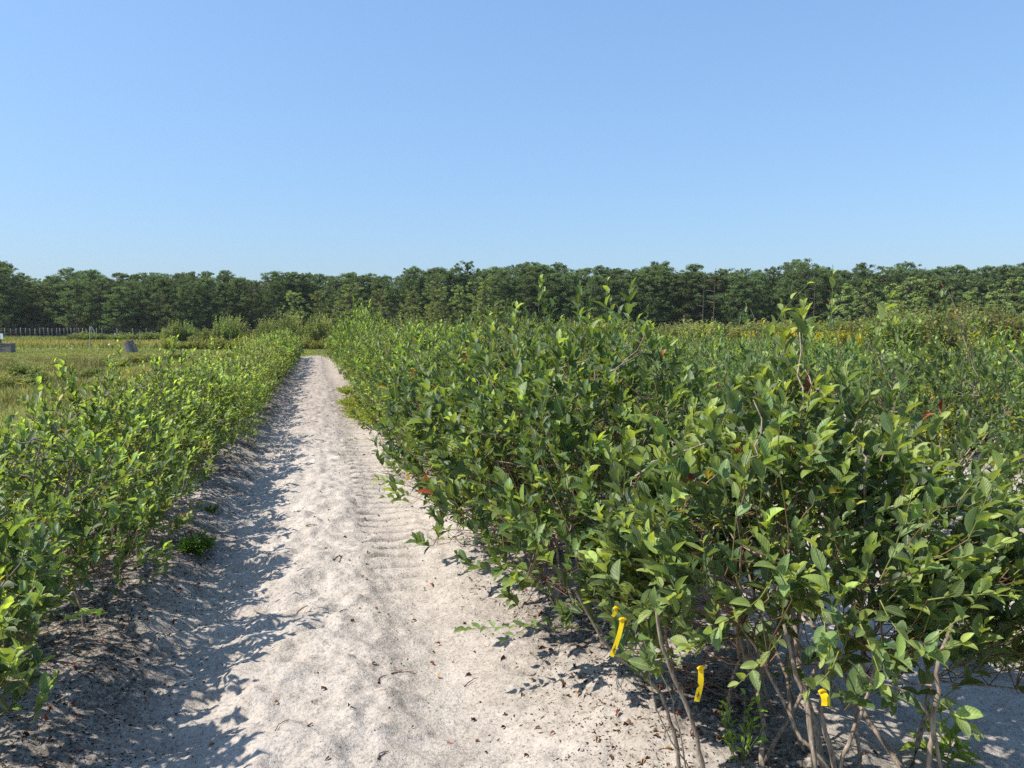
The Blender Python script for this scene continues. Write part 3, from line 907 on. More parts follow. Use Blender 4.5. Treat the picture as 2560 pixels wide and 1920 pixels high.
# --- litter on the sand
def chips(name, X, Y, S, col, label, cat, asp=(1.5, 4.0), lift=0.3):
    n = len(X)
    Z = sand_h(X, Y)
    a = RNG.uniform(0, 6.28, n); A = RNG.uniform(*asp, n)
    l = np.stack([np.cos(a), np.sin(a), RNG.normal(0, lift, n)], -1) * (S * A / 2)[:, None]
    w = np.stack([-np.sin(a), np.cos(a), RNG.normal(0, lift, n)], -1) * (S / 2)[:, None]
    c0 = np.stack([X, Y, Z + S * 0.18], -1)
    up = np.array([0, 0, 1.0]) * (S * 0.35)[:, None]
    V = np.stack([c0 - l, c0 + w, c0 + l, c0 - w, c0 + up], 1).reshape(-1, 3)
    o = np.arange(n)[:, None] * 5
    F4 = np.concatenate([o + np.array([[0, 3, 4]]), o + np.array([[3, 2, 4]]), o + np.array([[2, 1, 4]]), o + np.array([[1, 0, 4]])])
    me = make_mesh(name, V, [F4], M_TINT, col=np.repeat(col, 5, 0), smooth=False)
    return tag(link(name, me), label, cat, kind='stuff')


def along(n, xs, w, y0, y1):
    x = RNG.choice(xs, n) + RNG.normal(0, w, n)
    yy = y0 * (y1 / y0) ** RNG.uniform(0, 1, n)
    return x, yy


X, Y = along(34000, [-1.3, -1.1, -0.95, -0.85, 1.35, 1.6, 1.15], 0.17, 1.6, 24)
c = np.where(RNG.uniform(0, 1, (len(X), 1)) < .65, np.array([[0.022, 0.017, 0.014]]), np.array([[0.13, 0.085, 0.055]])) * RNG.uniform(.6, 1.4, (len(X), 1))
chips('dark_mulch', X, Y, RNG.uniform(.002, .0065, len(X)) * (1 + Y * .07), c, 'dark bark crumbs and mulch under the bushes', 'mulch')
X, Y = along(9000, [0.1], 0.75, 1.6, 18)
c = np.array([0.09, 0.065, 0.05]) * RNG.uniform(.4, 1.8, (len(X), 1))
chips('sand_debris', X, Y, RNG.uniform(.001, .0034, len(X)) * (1 + Y * .07), c, 'fine dark bits scattered over the pale sand', 'debris', (1, 3.5))
n = 1500
X, Y = along(n, [-1.25, -1.0, -0.9, 1.25, 1.5, 1.15, 1.0, 0.4], 0.22, 1.7, 20)
c = np.array([[0.20, 0.085, 0.045], [0.26, 0.07, 0.04], [0.11, 0.06, 0.04], [0.32, 0.20, 0.10]])[RNG.integers(0, 4, n)] * RNG.uniform(.5, 1.2, (n, 1))
Dd = norm(np.stack([RNG.normal(size=n), RNG.normal(size=n), RNG.normal(0, .25, n)], -1))
Nn = np.array([0, 0, 1.0]) + RNG.normal(0, .4, (n, 3)); Nn = norm(Nn - (Nn * Dd).sum(-1, keepdims=True) * Dd)
ln = RNG.uniform(.014, .036, n)
me = merge_leaves('leaf_litter', dict(P=np.stack([X, Y, sand_h(X, Y) + .006], -1), D=Dd, N=Nn, len=ln, wid=ln * RNG.uniform(.25, .6, n), col=c), leaf_template([.3, .7], curl=.9, fold=.8), M_TINT)
tag(link('leaf_litter', me), 'curled brown and red dead leaves lying on the sand', 'leaf litter', kind='stuff')

# sticks one can pick out on the path
STICKS = [((688, 1824), (722, 1803), .0045, 'curved grey stick', 0.3), ((936, 1827), (951, 1794), .0045, 'straight grey stick on the crown of the path', 0.0),
          ((770, 1825), (782, 1805), .006, 'short dark stub of wood', 0), ((978, 1666), (1041, 1650), .005, 'reddish forked stick', .2),
          ((946, 1692), (966, 1677), .008, 'curled brown piece of bark', .5), ((738, 1531), (770, 1520), .009, 'dark flat bark piece on the edge of the left rut', .2),
          ((848, 1533), (872, 1524), .007, 'dark bent bark piece beside the shaded rut', .3), ((640, 1513), (656, 1516), .008, 'small square brown chip of bark', 0),
          ((945, 1880), (972, 1862), .006, 'brown curled stick closest to the camera', .5), ((1160, 1678), (1195, 1666), .005, 'thin pinkish twig in the smooth right track', .1),
          ((834, 1408), (850, 1392), .012, 'dark stick lying on the middle of the path', 0), ((765, 1318), (792, 1319), .008, 'thin dark twig across the path ahead', .1)]
for i, (a, b_, r0, lab, cv) in enumerate(STICKS):
    pa, pb = ground_at(*a), ground_at(*b_)
    pa.z = gz(pa.x, pa.y) + r0 * .8; pb.z = gz(pb.x, pb.y) + r0 * 1.1
    md = (pa + pb) / 2 + Vector((pa.y - pb.y, pb.x - pa.x, 0)) * cv + Vector((0, 0, .006))
    P = bezier(np.array([pa]), np.array([md]), np.array([pb]), 8)
    P[:, 1:-1] += RNG.normal(0, .0012, (1, 6, 3))
    V, q = tubes(P, (np.linspace(1, .5, 8) * r0 * .62)[None], 6)
    root = empty('stick', pa)
    o = link('bark', make_mesh('stick', V - np.array(pa), [q], M_TINT, col=np.tile((.17, .12, .095), (len(V), 1))), root)
    tag(root, lab + (' lying on the sand' if 'path' not in lab and 'sand' not in lab else ''), 'stick', 'sticks on the path')
    if 'forked' in lab:
        for t_, dx, dy in ((.35, .05, .02), (.5, -.04, .05), (.7, .05, -.03)):
            p0 = P[0, int(t_ * 7)]
            V, q = tubes(bezier(np.array([p0]), np.array([p0 + [dx * .6, dy * .3, .012]]), np.array([p0 + [dx, dy, -.002]]), 5), np.linspace(1, .5, 5)[None] * .0022, 4)
            link('side_twig', make_mesh('side_twig', V - np.array(pa), [q], M_TINT, col=np.tile((.2, .11, .085), (len(V), 1))), root)

# ------------------------------------------------------------------ small plants on the sand
def small_plant(loc, label, n=60, h=0.16, r=0.11, leaf=0.035, col=(0.10, 0.19, 0.03), group=None, cat='weed', name='weed'):
    rg = np.random.default_rng(int(abs(loc[0] * 97 + loc[1] * 31) * 10) + 3)
    root = empty(name, loc); tag(root, label, cat, group)
    th = rg.uniform(0, 6.28, n); rho = np.sqrt(rg.uniform(0, 1, n)) * r
    T = np.stack([rho * np.cos(th), rho * np.sin(th), h * rg.uniform(.45, 1, n) * (1 - .4 * (rho / r) ** 2)], -1)
    A = T * np.array([.2, .2, 0]); mid = (A + T) / 2 + rg.normal(0, .01, T.shape)
    link('shoots', tube_mesh('shoots', [(bezier(A, mid, T, 5), np.full((n, 5), .0013))], M_TWIG, 3, [(0.14, 0.16, 0.05)]), root, 'stuff')
    K = 6
    t = np.linspace(.3, 1, K)[None, :, None]
    P = A[:, None] + (T - A)[:, None] * t
    D = norm((T - A)[:, None] * 4 * np.ones((1, K, 1)) + rg.normal(0, 1, (n, K, 3)) * .8 * h / .16 * .25 + rg.normal(0, .3, (n, K, 3)))
    Nn = np.array([0, 0, 1.0]) + rg.normal(0, .4, D.shape); Nn = norm(Nn - (Nn * D).sum(-1, keepdims=True) * D)
    m = n * K
    ln = leaf * rg.uniform(.6, 1.3, m)
    link('foliage', merge_leaves('foliage', dict(P=P.reshape(-1, 3), D=D.reshape(-1, 3), N=Nn.reshape(-1, 3), len=ln, wid=ln * .38, col=np.array(col) * rg.uniform(.6, 1.3, (m, 1))), T_MID, M_LEAF_FAR), root, 'stuff')
    return root


def gp(px, py):
    p = ground_at(px, py)
    p = ground_at(px, py, gz(p.x, p.y))
    return Vector((p.x, p.y, gz(p.x, p.y)))


small_plant(gp(490, 1385), 'small green weed on the sand below the left row', 70, .17, .12, .04)
small_plant(gp(528, 1282), 'tiny light green weed just behind the small weed', 20, .08, .06, .03, (0.14, 0.24, .04))
small_plant(gp(1850, 1905), 'light green sprout rising among the bare stems of the front bush', 11, .30, .09, .035, (0.22, 0.36, .06))
small_plant(gp(2360, 1900), 'large pale green sprout at the bottom edge of the photo', 7, .20, .10, .075, (0.24, 0.36, .07))
small_plant(gp(2480, 1660), 'olive weed clump on the sand between the first two rows', 80, .22, .3, .045, (0.11, 0.13, .03))
for i, (px, py, s_) in enumerate([(880, 1020, 1.0), (905, 1040, 1.2), (935, 1055, 1.2), (900, 1010, .9), (870, 985, .9), (925, 1035, 1.3), (960, 1062, 1.1), (915, 1052, 1.2)]):
    small_plant(gp(px, py), 'low yellow green weed patch at the edge of the path under the right row', 170, .24, .34 * s_, .045, (0.27, 0.31, .06), 'low weeds at the edge of the path')

# dry brush pile with a yellow ribbon beside it
root = empty('brush_pile', gp(1000, 1200)); tag(root, 'small pile of dry brown twigs at the foot of the right row', 'brush pile')
n = 70
A = np.stack([RNG.normal(0, .13, n), RNG.normal(0, .22, n), RNG.uniform(0, .06, n)], -1)
E = A + np.stack([RNG.normal(0, .12, n), RNG.normal(0, .14, n), RNG.uniform(-.02, .08, n)], -1)
link('twigs', tube_mesh('twigs', [(bezier(A, (A + E) / 2 + RNG.normal(0, .02, A.shape), E, 5), np.full((n, 5), .0022))], M_STEM, 3), root, 'stuff')

# low branch of the right row reaching over the wheel track
def low_branch(a, b_, label, n=14, leaf=.05, r=.003, col=C_MATURE2):
    root = empty('low_branch', a); tag(root, label, 'branch', 'low branches reaching over the path')
    a, b_ = np.array(a), np.array(b_)
    P = bezier(a[None], ((a + b_) / 2 + [0, 0, .06])[None], b_[None], 9)
    V, q = tubes(P, (np.linspace(1, .4, 9) * r)[None], 5)
    link('twig', make_mesh('twig', V - a, [q], M_STEM), root)
    t = np.linspace(.25, 1, n); cols = np.array(LEAF_COLS)
    for i, u in enumerate(t):
        p = a * (1 - u) ** 2 + ((a + b_) / 2 + [0, 0, .06]) * 2 * u * (1 - u) + b_ * u * u
        dr = norm(b_ - a); side = np.cross(dr, [0, 0, 1]) * (1 if i % 2 else -1)
        D = norm(dr * .6 + side * (.8 if u < .97 else 0) + RNG.normal(0, .2, 3) + [0, 0, .1])
        Nn = np.array([0, 0, 1.0]) + RNG.normal(0, .3, 3); Nn = norm(Nn - (Nn @ D) * D)
        s = leaf * RNG.uniform(.75, 1.15)
        o = link('leaf', leaf_mesh(int(np.argmin(((cols - col * RNG.uniform(.7, 1.4)) ** 2).sum(1))), i % 3), root)
        D, Nn = Vector(D), Vector(Nn)
        M = Matrix((D.cross(Nn) * s, D * s, Nn * s)).transposed().to_4x4(); M.translation = Vector(p - a)
        o.matrix_basis = M


low_branch(at(1560, 1590, 3.5), at(1165, 1575, 3.4), 'low leafy branch stretching over the sand from the front bushes', 18, .056)
low_branch(at(1420, 1540, 4.0), at(1270, 1600, 3.6), 'short low branch beside the longest one over the sand', 9, .05)
low_branch(at(1350, 1380, 4.9), at(1080, 1350, 4.7), 'leafy branch sticking out over the tread marks', 14, .05)
low_branch(at(1080, 1110, 10), at(872, 1100, 10.2), 'thin leafy branch hanging across the far part of the track', 16, .065)
low_branch(at(330, 1290, 4.7), at(365, 1330, 4.2), 'light green shoot reaching out of the left row', 12, .052, col=C_YOUNG)
low_branch(at(150, 1560, 3.5), at(250, 1545, 3.0), 'drooping light green shoot at the foot of the left row', 8, .062, col=C_YOUNG)

# ------------------------------------------------------------------ yellow marking ribbons
M_RIB = tint_material('yellow ribbon', 0.45, trans=0.3, spec=0.4)


def ribbon(a, b_, width, label, depth_bow=.005, mark=False, notch=False):
    a, b_ = Vector(a), Vector(b_)
    root = empty('ribbon', a); tag(root, label, 'ribbon', 'yellow ribbons tied to the bushes')
    n = 10
    ax = (b_ - a); side = Vector((RIGHT[0], RIGHT[1], 0)); side = (side - ax.normalized() * side.dot(ax.normalized())).normalized()
    nr = ax.normalized().cross(side)
    V = []
    for i in range(n + 1):
        t = i / n
        wv = math.sin(t * 5.2) * depth_bow
        tw = 0.18 * math.sin(t * 3.1)
        s2 = (side * math.cos(tw) + nr * math.sin(tw)) * width * .42
        c = ax * t + nr * wv + side * math.sin(t * 2.4) * width * .25
        cut = width * .3 if notch and i == 5 else 0
        V += [c - s2 + s2.normalized() * cut, c + s2]
    q = [[2 * i, 2 * i + 1, 2 * i + 3, 2 * i + 2] for i in range(n)]
    V = np.array(V)
    me = make_mesh('tape', V, [np.array(q)], M_RIB, col=np.tile([0.80, 0.58, 0.01], (len(V), 1)))
    link('tape', me, root)
    kn, kq = tubes(np.array([[[-.010, 0, 0], [-.004, 0, .004], [.004, 0, .004], [.010, 0, 0]]]), np.full((1, 4), .0045), 6)
    link('knot', make_mesh('knot', kn, [kq], M_RIB, col=np.tile([0.75, 0.52, 0.01], (len(kn), 1))), root)
    if mark:                                               # handwritten black cross stroke near the end of the tape
        c = Vector(V[2 * 8]) * .5 + Vector(V[2 * 8 + 1]) * .5
        u = ax.normalized()
        tocam = (cam.location - (a + c)).normalized()
        off = tocam * .0015
        Ps = [[c + off - u * .014, c + off + u * .013], [c + off - side * width * .28, c + off + side * width * .18], [c + off + u * .006 - side * width * .2, c + off - u * .003 + side * width * .2]]
        P = np.array([[list(p[0] + (p[1] - p[0]) * k / 2) for k in range(3)] for p in Ps])
        v_, q_ = tubes(P, np.full((3, 3), .0009), 4)
        link('pen_mark', make_mesh('pen_mark', v_, [q_], M_TINT, col=np.tile([.03, .03, .03], (len(v_), 1))), root)


ribbon(at(1556, 1550, 2.3), at(1527, 1641, 2.28), .0165, 'long sunlit yellow ribbon with a pen mark hanging over the sand', mark=True)
ribbon(at(1752, 1672, 2.15), at(1740, 1755, 2.15), .019, 'shaded yellow ribbon hanging among the bare stems', mark=True, notch=True)
ribbon(at(2055, 1730, 2.1), at(2060, 1764, 2.08), .027, 'short square yellow ribbon on a thick brown stem', .003)
ribbon(at(1541, 1522, 2.4), at(1530, 1541, 2.4), .013, 'small yellow ribbon end behind a leaf above the long one', .002)
p = gp(1016, 1212)
ribbon(p + Vector((0, 0, .12)), p + Vector((.02, 0, .02)), .03, 'faded yellow ribbon beside the dry brush pile')

# ------------------------------------------------------------------ trees
def tree_variant(seed, H, crown_w, kind):
    """trunk with limbs + crown of many small leaf-sized faces grouped in clumps; base at the origin"""
    r = np.random.default_rng(seed)
    lean = r.normal(0, .02, 2) * H
    tp = bezier(np.array([[0, 0, -.3]]), np.array([[lean[0] * .3, lean[1] * .3, H * .5]]), np.array([[lean[0], lean[1], H * .95]]), 8)
    tr = np.linspace(1, .18, 8)[None] * H * .014
    if kind == 'pine': nc, z0, size = 170 + 12 * (seed % 5), (.06, .18, .30, .12, .22)[seed % 5], .27
    elif kind == 'young': nc, z0, size = 90, .03, .27
    else: nc, z0, size = 120, .05, .27
    u = r.uniform(0, 1, nc)
    z = H * (z0 + (1 - z0) * u ** .8 * .98)
    f = (z / H - z0) / (1 - z0)
    prof = {'pine': (np.sin(np.pi * np.clip(.24 + .64 * f, 0, 1)) ** (.45 + .16 * (seed % 4))) * (1 - (.05, .35, .2)[seed % 3] * f), 'young': (1 - f) ** .55 * .9 + .12, 'broad': np.sin(np.pi * np.clip(.25 + .68 * f, 0, 1)) ** .5}[kind]
    th0 = r.uniform(0, 6.28, nc)
    rad = crown_w / 2 * prof * r.uniform(.02, 1, nc) ** .7 * (1 + .25 * np.sin(th0 * 3 + z))
    th = th0
    Cn = np.stack([rad * np.cos(th) + lean[0] * z / H, rad * np.sin(th) + lean[1] * z / H, z], -1)
    Cn[:, 2] -= (.10 * H) * (rad / crown_w * 2) ** 2 * (f > .6)
    base = np.stack([lean[0] * z / H * .9, lean[1] * z / H * .9, np.maximum(z - .18 * H * (.3 + rad / crown_w), .5)], -1)
    limbs = bezier(base, (base + Cn) / 2 + np.array([0, 0, .15]), Cn, 4)
    tv, tq = tubes(tp, tr, 7)
    lv, lq = tubes(limbs, np.linspace(1, .3, 4)[None] * np.full((nc, 1), .045), 3)
    trunk = make_mesh('trunk', np.concatenate([tv, lv]), [np.concatenate([tq, lq + len(tv)])], M_BARK)
    per = 56
    cs = crown_w * r.uniform(.04, .105, nc) * (1.15 - .5 * np.clip(f, 0, 1))
    P = r.normal(0, 1, (nc, per, 3)); P = norm(P) * (r.uniform(0, 1, (nc, per, 1)) ** .45)
    flat = .75
    P = Cn[:, None] + P * cs[:, None, None] * np.array([1, 1, flat])
    n = nc * per
    P = P.reshape(-1, 3)
    a = norm(r.normal(0, 1, (n, 3)) * np.array([1, 1, .7])); b2 = norm(np.cross(a, r.normal(0, 1, (n, 3))))
    s = size * r.uniform(.35, .8, (n, 1)) * .62
    V = np.stack([P - a * s, P + b2 * s * .55, P + a * s, P - b2 * s * .55], 1).reshape(-1, 3)
    col = {'pine': np.array([.115, .168, .066]), 'young': np.array([.215, .280, .100]), 'broad': np.array([.220, .270, .085])}[kind]
    cc = col * r.uniform(.75, 1.3, (nc, 1))
    cc = np.repeat(cc, per, 0) * r.uniform(.7, 1.35, (n, 1))
    crown = make_mesh('crown', V, [np.arange(4 * n).reshape(-1, 4)], M_NEEDLE, col=np.repeat(cc, 4, 0), smooth=False)
    return trunk, crown, H


PINES = [tree_variant(500 + i, 12, 6.4 + .8 * (i % 3), 'pine') for i in range(10)]
YOUNG = [tree_variant(520 + i, 7, 4.2, 'young') for i in range(4)]
BROAD = [tree_variant(540 + i, 11, 6.4, 'broad') for i in range(5)]


def put_tree(name, var, depth, lat, H, label, group, w=1.0):
    p = HEAD * depth + RIGHT * lat
    root = empty(name, (p[0], p[1], float(field_h(p[0], p[1]))), random.uniform(0, 6.28))
    k = H / var[2]
    root.scale = (k * w, k * w, k)
    tag(root, label, 'tree', group)
    link('trunk', var[0], root)
    link('crown', var[1], root, None)
    return root


# top line of the wood in the photograph: (x, y)
PROFILE = [(-400, 640), (-100, 645), (0, 650), (50, 672), (110, 692), (180, 678), (260, 676), (330, 692), (400, 678), (480, 684), (590, 680), (680, 690), (760, 678), (820, 686),
           (900, 672), (960, 680), (1050, 672), (1120, 670), (1180, 655), (1240, 664), (1320, 660), (1400, 664), (1500, 671), (1590, 668), (1650, 660), (1720, 664), (1800, 666),
           (1870, 668), (1950, 668), (2010, 649), (2080, 664), (2180, 664), (2290, 662), (2380, 670), (2460, 668), (2540, 657), (2800, 655), (3100, 655)]
px_, py_ = zip(*PROFILE)
tr_ = random.Random(9)


def tree_row(depth, step, lo, hi, drop, group, label, kinds, name='pine_tree', jit=2.5):
    x, seen = lo, 0
    while x < hi:
        d = depth + tr_.uniform(-jit, jit)
        top_px = np.interp(x, px_, py_) + drop + tr_.uniform(-9, 12) + (max(0, tr_.gauss(4, 9)) if drop == 0 else 0)
        H = EYE + (822 - top_px) / F * d
        lab = label + ', beyond the edge of the photo'
        if 0 <= x <= 2560:
            seen += 1
            lab = label + ', %s of them from the left' % ordinal(seen)
        put_tree(name, tr_.choice(kinds), d, (x - 1280) / F * d, H, lab, group, w=tr_.uniform(.9, 1.4))
        x += step * tr_.uniform(.7, 1.3)


tree_row(132, 38, -260, 720, 20, 'pines along the edge of the wood behind the fence', 'edge pine of the wood behind the fence', PINES)
tree_row(134, 40, 1240, 2900, 22, 'pines along the edge of the wood beyond the right rows', 'edge pine of the wood beyond the right rows', PINES)
tree_row(138, 36, -300, 2950, 0, 'pines in the second line of the wood', 'pine rising just behind the wood edge', PINES)
tree_row(145, 38, -300, 3000, 0, 'pines deep in the wood', 'pine deep in the wood, crown showing', PINES, jit=3)
tree_row(128, 62, 740, 1280, 38, 'leafy trees in the middle of the wood edge', 'round light green leafy tree before the pines', BROAD, 'leafy_tree')
tree_row(124, 40, 760, 1300, 92, 'small leafy trees in the middle of the wood edge', 'small leafy tree at the wood foot', BROAD, 'leafy_tree')
tree_row(112, 52, 2110, 2900, 36, 'younger pines before the wood on the right', 'younger lighter green pine before the wood', YOUNG)
tree_row(98, 62, 2230, 2900, 74, 'short young pines nearest the right field', 'short bushy pine nearest the right field', YOUNG)

# undergrowth closing the foot of the wood, and the mass of the wood further in
def mass(name, n, d0, d1, s0, s1, z0, z1, size, col, label, cat):
    X, Y, d, s = scatter(n, d0, d1, s0, s1)
    zt = field_h(X, Y) + z0 + (z1 - z0) * RNG.uniform(0, 1, n) * (0.75 + .5 * vnoise(s * 60, d * .1, 77))
    P = np.stack([X, Y, zt], -1)
    a = norm(RNG.normal(0, 1, (n, 3))); b2 = norm(np.cross(a, RNG.normal(0, 1, (n, 3))))
    sz = size * RNG.uniform(.4, 1, (n, 1))
    V = np.stack([P - a * sz, P + b2 * sz * .6, P + a * sz, P - b2 * sz * .6], 1).reshape(-1, 3)
    c = np.array(col) * RNG.uniform(.6, 1.4, (n, 1))
    me = make_mesh(name, V, [np.arange(4 * n).reshape(-1, 4)], M_NEEDLE, col=np.repeat(c, 4, 0), smooth=False)
    tag(link(name, me), label, cat, kind='stuff')


mass('undergrowth', 30000, 134, 150, -.85, .85, 0, 3.6, .32, (.060, .090, .042), 'dark undergrowth at the foot of the wood', 'undergrowth')
mass('far_wood', 70000, 148, 160, -.9, .9, 0, 12.6, .56, (.085, .115, .060), 'mass of the wood deeper behind the pines', 'wood')

# two bleached dead pines standing in front of the wood
for i, (px, top, base, lab) in enumerate([(1781, 672, 740, 'bare dead pine trunk with broken side branches before the wood'), (1754, 690, 742, 'shorter bare dead trunk left of the taller dead pine'),
                                          (2030, 700, 745, 'thin grey dead trunk half hidden by the tall shoots')]):
    d = 126.0
    g = HEAD * d + RIGHT * ((px - 1280) / F * d)
    H = EYE + (822 - top) / F * d
    root = empty('dead_tree', (g[0], g[1], 0)); tag(root, lab, 'dead tree', 'dead trees at the wood edge')
    tv, tq = tubes(bezier(np.array([[0, 0, -.2]]), np.array([[.1, 0, H * .5]]), np.array([[.3, 0, H]]), 7), np.linspace(.11, .03, 7)[None], 6)
    link('trunk', make_mesh('trunk', tv, [tq], M_BARK), root)
    for k in range(6):
        z = H * (.5 + .08 * k); s_ = 1 if k % 2 else -1
        bv, bq = tubes(bezier(np.array([[.2, 0, z]]), np.array([[.2 + s_ * .5, 0, z + .3]]), np.array([[.2 + s_ * 1.1, .2, z + .25]]), 5), np.linspace(.05, .02, 5)[None], 4)
        link('branch', make_mesh('branch', bv, [bq], M_STEM), root)

# ------------------------------------------------------------------ fence before the wood
M_POST = bark_material('grey post', (0.12, 0.11, 0.10), (0.25, 0.24, 0.21))
M_WIRE = tint_material('wire', 0.5, spec=.5)
fd0, fd1 = 118.0, 128.0
root = empty('wire_fence', tuple(HEAD * fd0 + RIGHT * (-.68 * fd0)) + (0,))
tag(root, 'tall wire deer fence on round wooden posts before the wood', 'fence')
org = np.array(root.location)
pxs = [-60, -40, -20, 16, 30, 43, 55, 66, 79, 90, 102, 113, 123, 133, 144, 152, 162, 171, 180, 188, 201, 210, 219, 232, 245, 258, 294, 334, 369, 409, 423, 470, 520, 570, 620]
pts = []
for i, px in enumerate(pxs):
    t = (px + 60) / 680
    d = fd0 + (fd1 - fd0) * t
    g = HEAD * d + RIGHT * ((px - 1280) / F * d)
    hgt = 1.72 + tr_.uniform(-.06, .1)
    z0 = float(field_h(g[0], g[1]))
    b0 = np.array([g[0], g[1], z0 - .1]); t0 = np.array([g[0] + tr_.uniform(-.08, .08), g[1], z0 + hgt])
    pts.append((b0, t0))
    rad = .05 if i % 3 else .07
    V, q = tubes((np.array([b0, (b0 + t0) / 2, t0, t0 + [0, 0, .01]]) - org)[None], np.array([[rad, rad, rad * .9, 0.001]]), 6)
    link('post', make_mesh('post', V, [q], M_POST), root)
wires = []
for hh in (.15, .35, .6, .85, 1.1, 1.35, 1.6):
    P = np.array([b0 + (t0 - b0) * ((hh + .1) / 1.85) for b0, t0 in pts]) - org
    wires.append(P)
V, q = tubes(np.array(wires), np.full((len(wires), len(pts)), .011), 3)
link('wires', make_mesh('wires', V, [q], M_WIRE, col=np.tile([.17, .18, .18], (len(V), 1))), root, 'stuff')

M_PLAIN = tint_material('painted metal', 0.5, spec=.4)


def post_thing(name, px, ytop, ybase, wpx, label, cat, col, parts=()):
    d = EYE * F / (ybase - 822)
    g = at(px, ybase, d); g.z = float(field_h(g.x, g.y))
    h = (ybase - ytop) / F * d; w = wpx / F * d
    root = empty(name, g, -YAW); tag(root, label, cat)
    V, q = tubes(np.array([[[0, 0, -.1], [0, 0, h * .5], [w * .3, 0, h]]]), np.full((1, 3), w / 2), 6)
    link('pole', make_mesh('pole', V, [q], M_PLAIN, col=np.tile(col, (len(V), 1))), root)
    for nm, (x, y, z, sx, sy, sz), c in parts:
        V, q = boxes([(x, y, z, sx, sy, sz)])
        link(nm, make_mesh(nm, V, [q], M_PLAIN, col=np.tile(c, (len(V), 1)), smooth=False), root)
    return root, h, d


# tall pole with a leaning brace frame
rt, h, d = post_thing('pole', 226, 815, 871, 2.2, 'tall grey pole topped with a leaning metal brace, rough grass around', 'pole', (.30, .32, .30))
kx = 1 / F * d
br = np.array([[[0, 0, h * .78], [5 * kx * .5, 0, h * .9], [5 * kx, 0, h]], [[5 * kx, 0, h], [9 * kx, 0, h * .85], [14 * kx, 0, h * .68]]])
V, q = tubes(br, np.full((2, 3), .035), 5)
link('brace', make_mesh('brace', V, [q], M_PLAIN, col=np.tile((.33, .36, .30), (len(V), 1))), rt)
post_thing('sign', 294.5, 822, 851, 1.6, 'small white square sign on a slim post by the orange grass', 'sign', (.2, .2, .18), [('plate', (-.30, -.08, .85, .28, .02, .30), (.8, .8, .78)), ('symbol', (-.30, -.095, .86, .09, .008, .12), (.35, .36, .4))])
post_thing('marker_post', 350, 826, 858, 1.4, 'slim grey marker post directly behind the wooden stump', 'post', (.26, .27, .24))
post_thing('marker_post', 397, 832, 852, 1.3, 'slim grey marker post between the stump and the leafy weeds', 'post', (.26, .27, .24))
post_thing('pipe', 181, 865, 872, 3.2, 'short white pipe standing at the edge of the mown grass', 'pipe', (.75, .76, .74), [('cap', (0, 0, .30, .13, .13, .05), (.6, .6, .55))])
# white ball marker
g = ground_at(274, 872); g.z = .0
root = empty('marker', g); tag(root, 'round white marker on the grass before the stump', 'marker')
V, q = tubes(np.array([[[0, 0, -.05], [0, 0, .12], [0, 0, .24]]]), np.full((1, 3), .02), 5)
link('stake', make_mesh('stake', V, [q], M_PLAIN, col=np.tile((.5, .5, .45), (len(V), 1))), root)
ang = np.linspace(-1.5, 1.5, 7)
V, q = tubes(np.array([[[0, 0, .32 + .09 * math.sin(a)] for a in ang]]), np.array([[.09 * math.cos(a) + .001 for a in ang]]), 9)
link('cap', make_mesh('cap', V, [q], M_PLAIN, col=np.tile((.8, .8, .72), (len(V), 1))), root)
# blue and white sign at the left border with its two dark legs
d = 55.0
g = at(2, 872, d); g.z = float(field_h(g.x, g.y))
root = empty('sign', g, -YAW); tag(root, 'blue and white sign on dark legs at the far left edge', 'sign')
for x in (-.1, .18):
    V, q = tubes(np.array([[[x, 0, -.1], [.02 + x * .2, 0, .55], [.02, 0, .95]]]), np.full((1, 3), .035), 6)
    link('leg', make_mesh('leg', V, [q], M_PLAIN, col=np.tile((.025, .03, .03), (len(V), 1))), root)
V, q = boxes([(-.12, -.05, 1.12, .72, .03, .40)])
link('board', make_mesh('board', V, [q], M_PLAIN, col=np.tile((.68, .76, .8), (len(V), 1)), smooth=False), root)
V, q = boxes([(-.20, -.075, 1.12, .40, .012, .24)])
link('blue_field', make_mesh('blue_field', V, [q], M_PLAIN, col=np.tile((.08, .30, .62), (len(V), 1)), smooth=False), root)
V, q = boxes([(-.18, -.086, 1.18, .24, .008, .03), (-.21, -.086, 1.11, .18, .008, .03)])
link('lettering', make_mesh('lettering', V, [q], M_PLAIN, col=np.tile((.75, .8, .82), (len(V), 1)), smooth=False), root)

# weathered wooden crate next to the sign
M_OLD = bark_material('weathered wood', (0.075, 0.068, 0.066), (0.30, 0.28, 0.28))
g = at(20, 880, 52); g.z = float(field_h(g.x, g.y))
root = empty('wooden_crate', g, -YAW); tag(root, 'dark weathered wooden crate beside the blue and white sign', 'crate')
for i in range(3):
    V, q = boxes([(0, -.22, .12 + .2 * i, .66, .03, .17)])
    link('plank', make_mesh('plank', V, [q], M_OLD, smooth=False), root)
    V, q = boxes([(0, .22, .12 + .2 * i, .66, .03, .17)])
    link('plank', make_mesh('plank', V, [q], M_OLD, smooth=False), root)
for sx in (-.35, .35):
    V, q = boxes([(sx, 0, .32, .035, .5, .62)])
    link('end_board', make_mesh('end_board', V, [q], M_OLD, smooth=False), root)
V, q = boxes([(0, 0, .655, .78, .54, .035)])
link('lid', make_mesh('lid', V, [q], M_OLD, smooth=False), root)

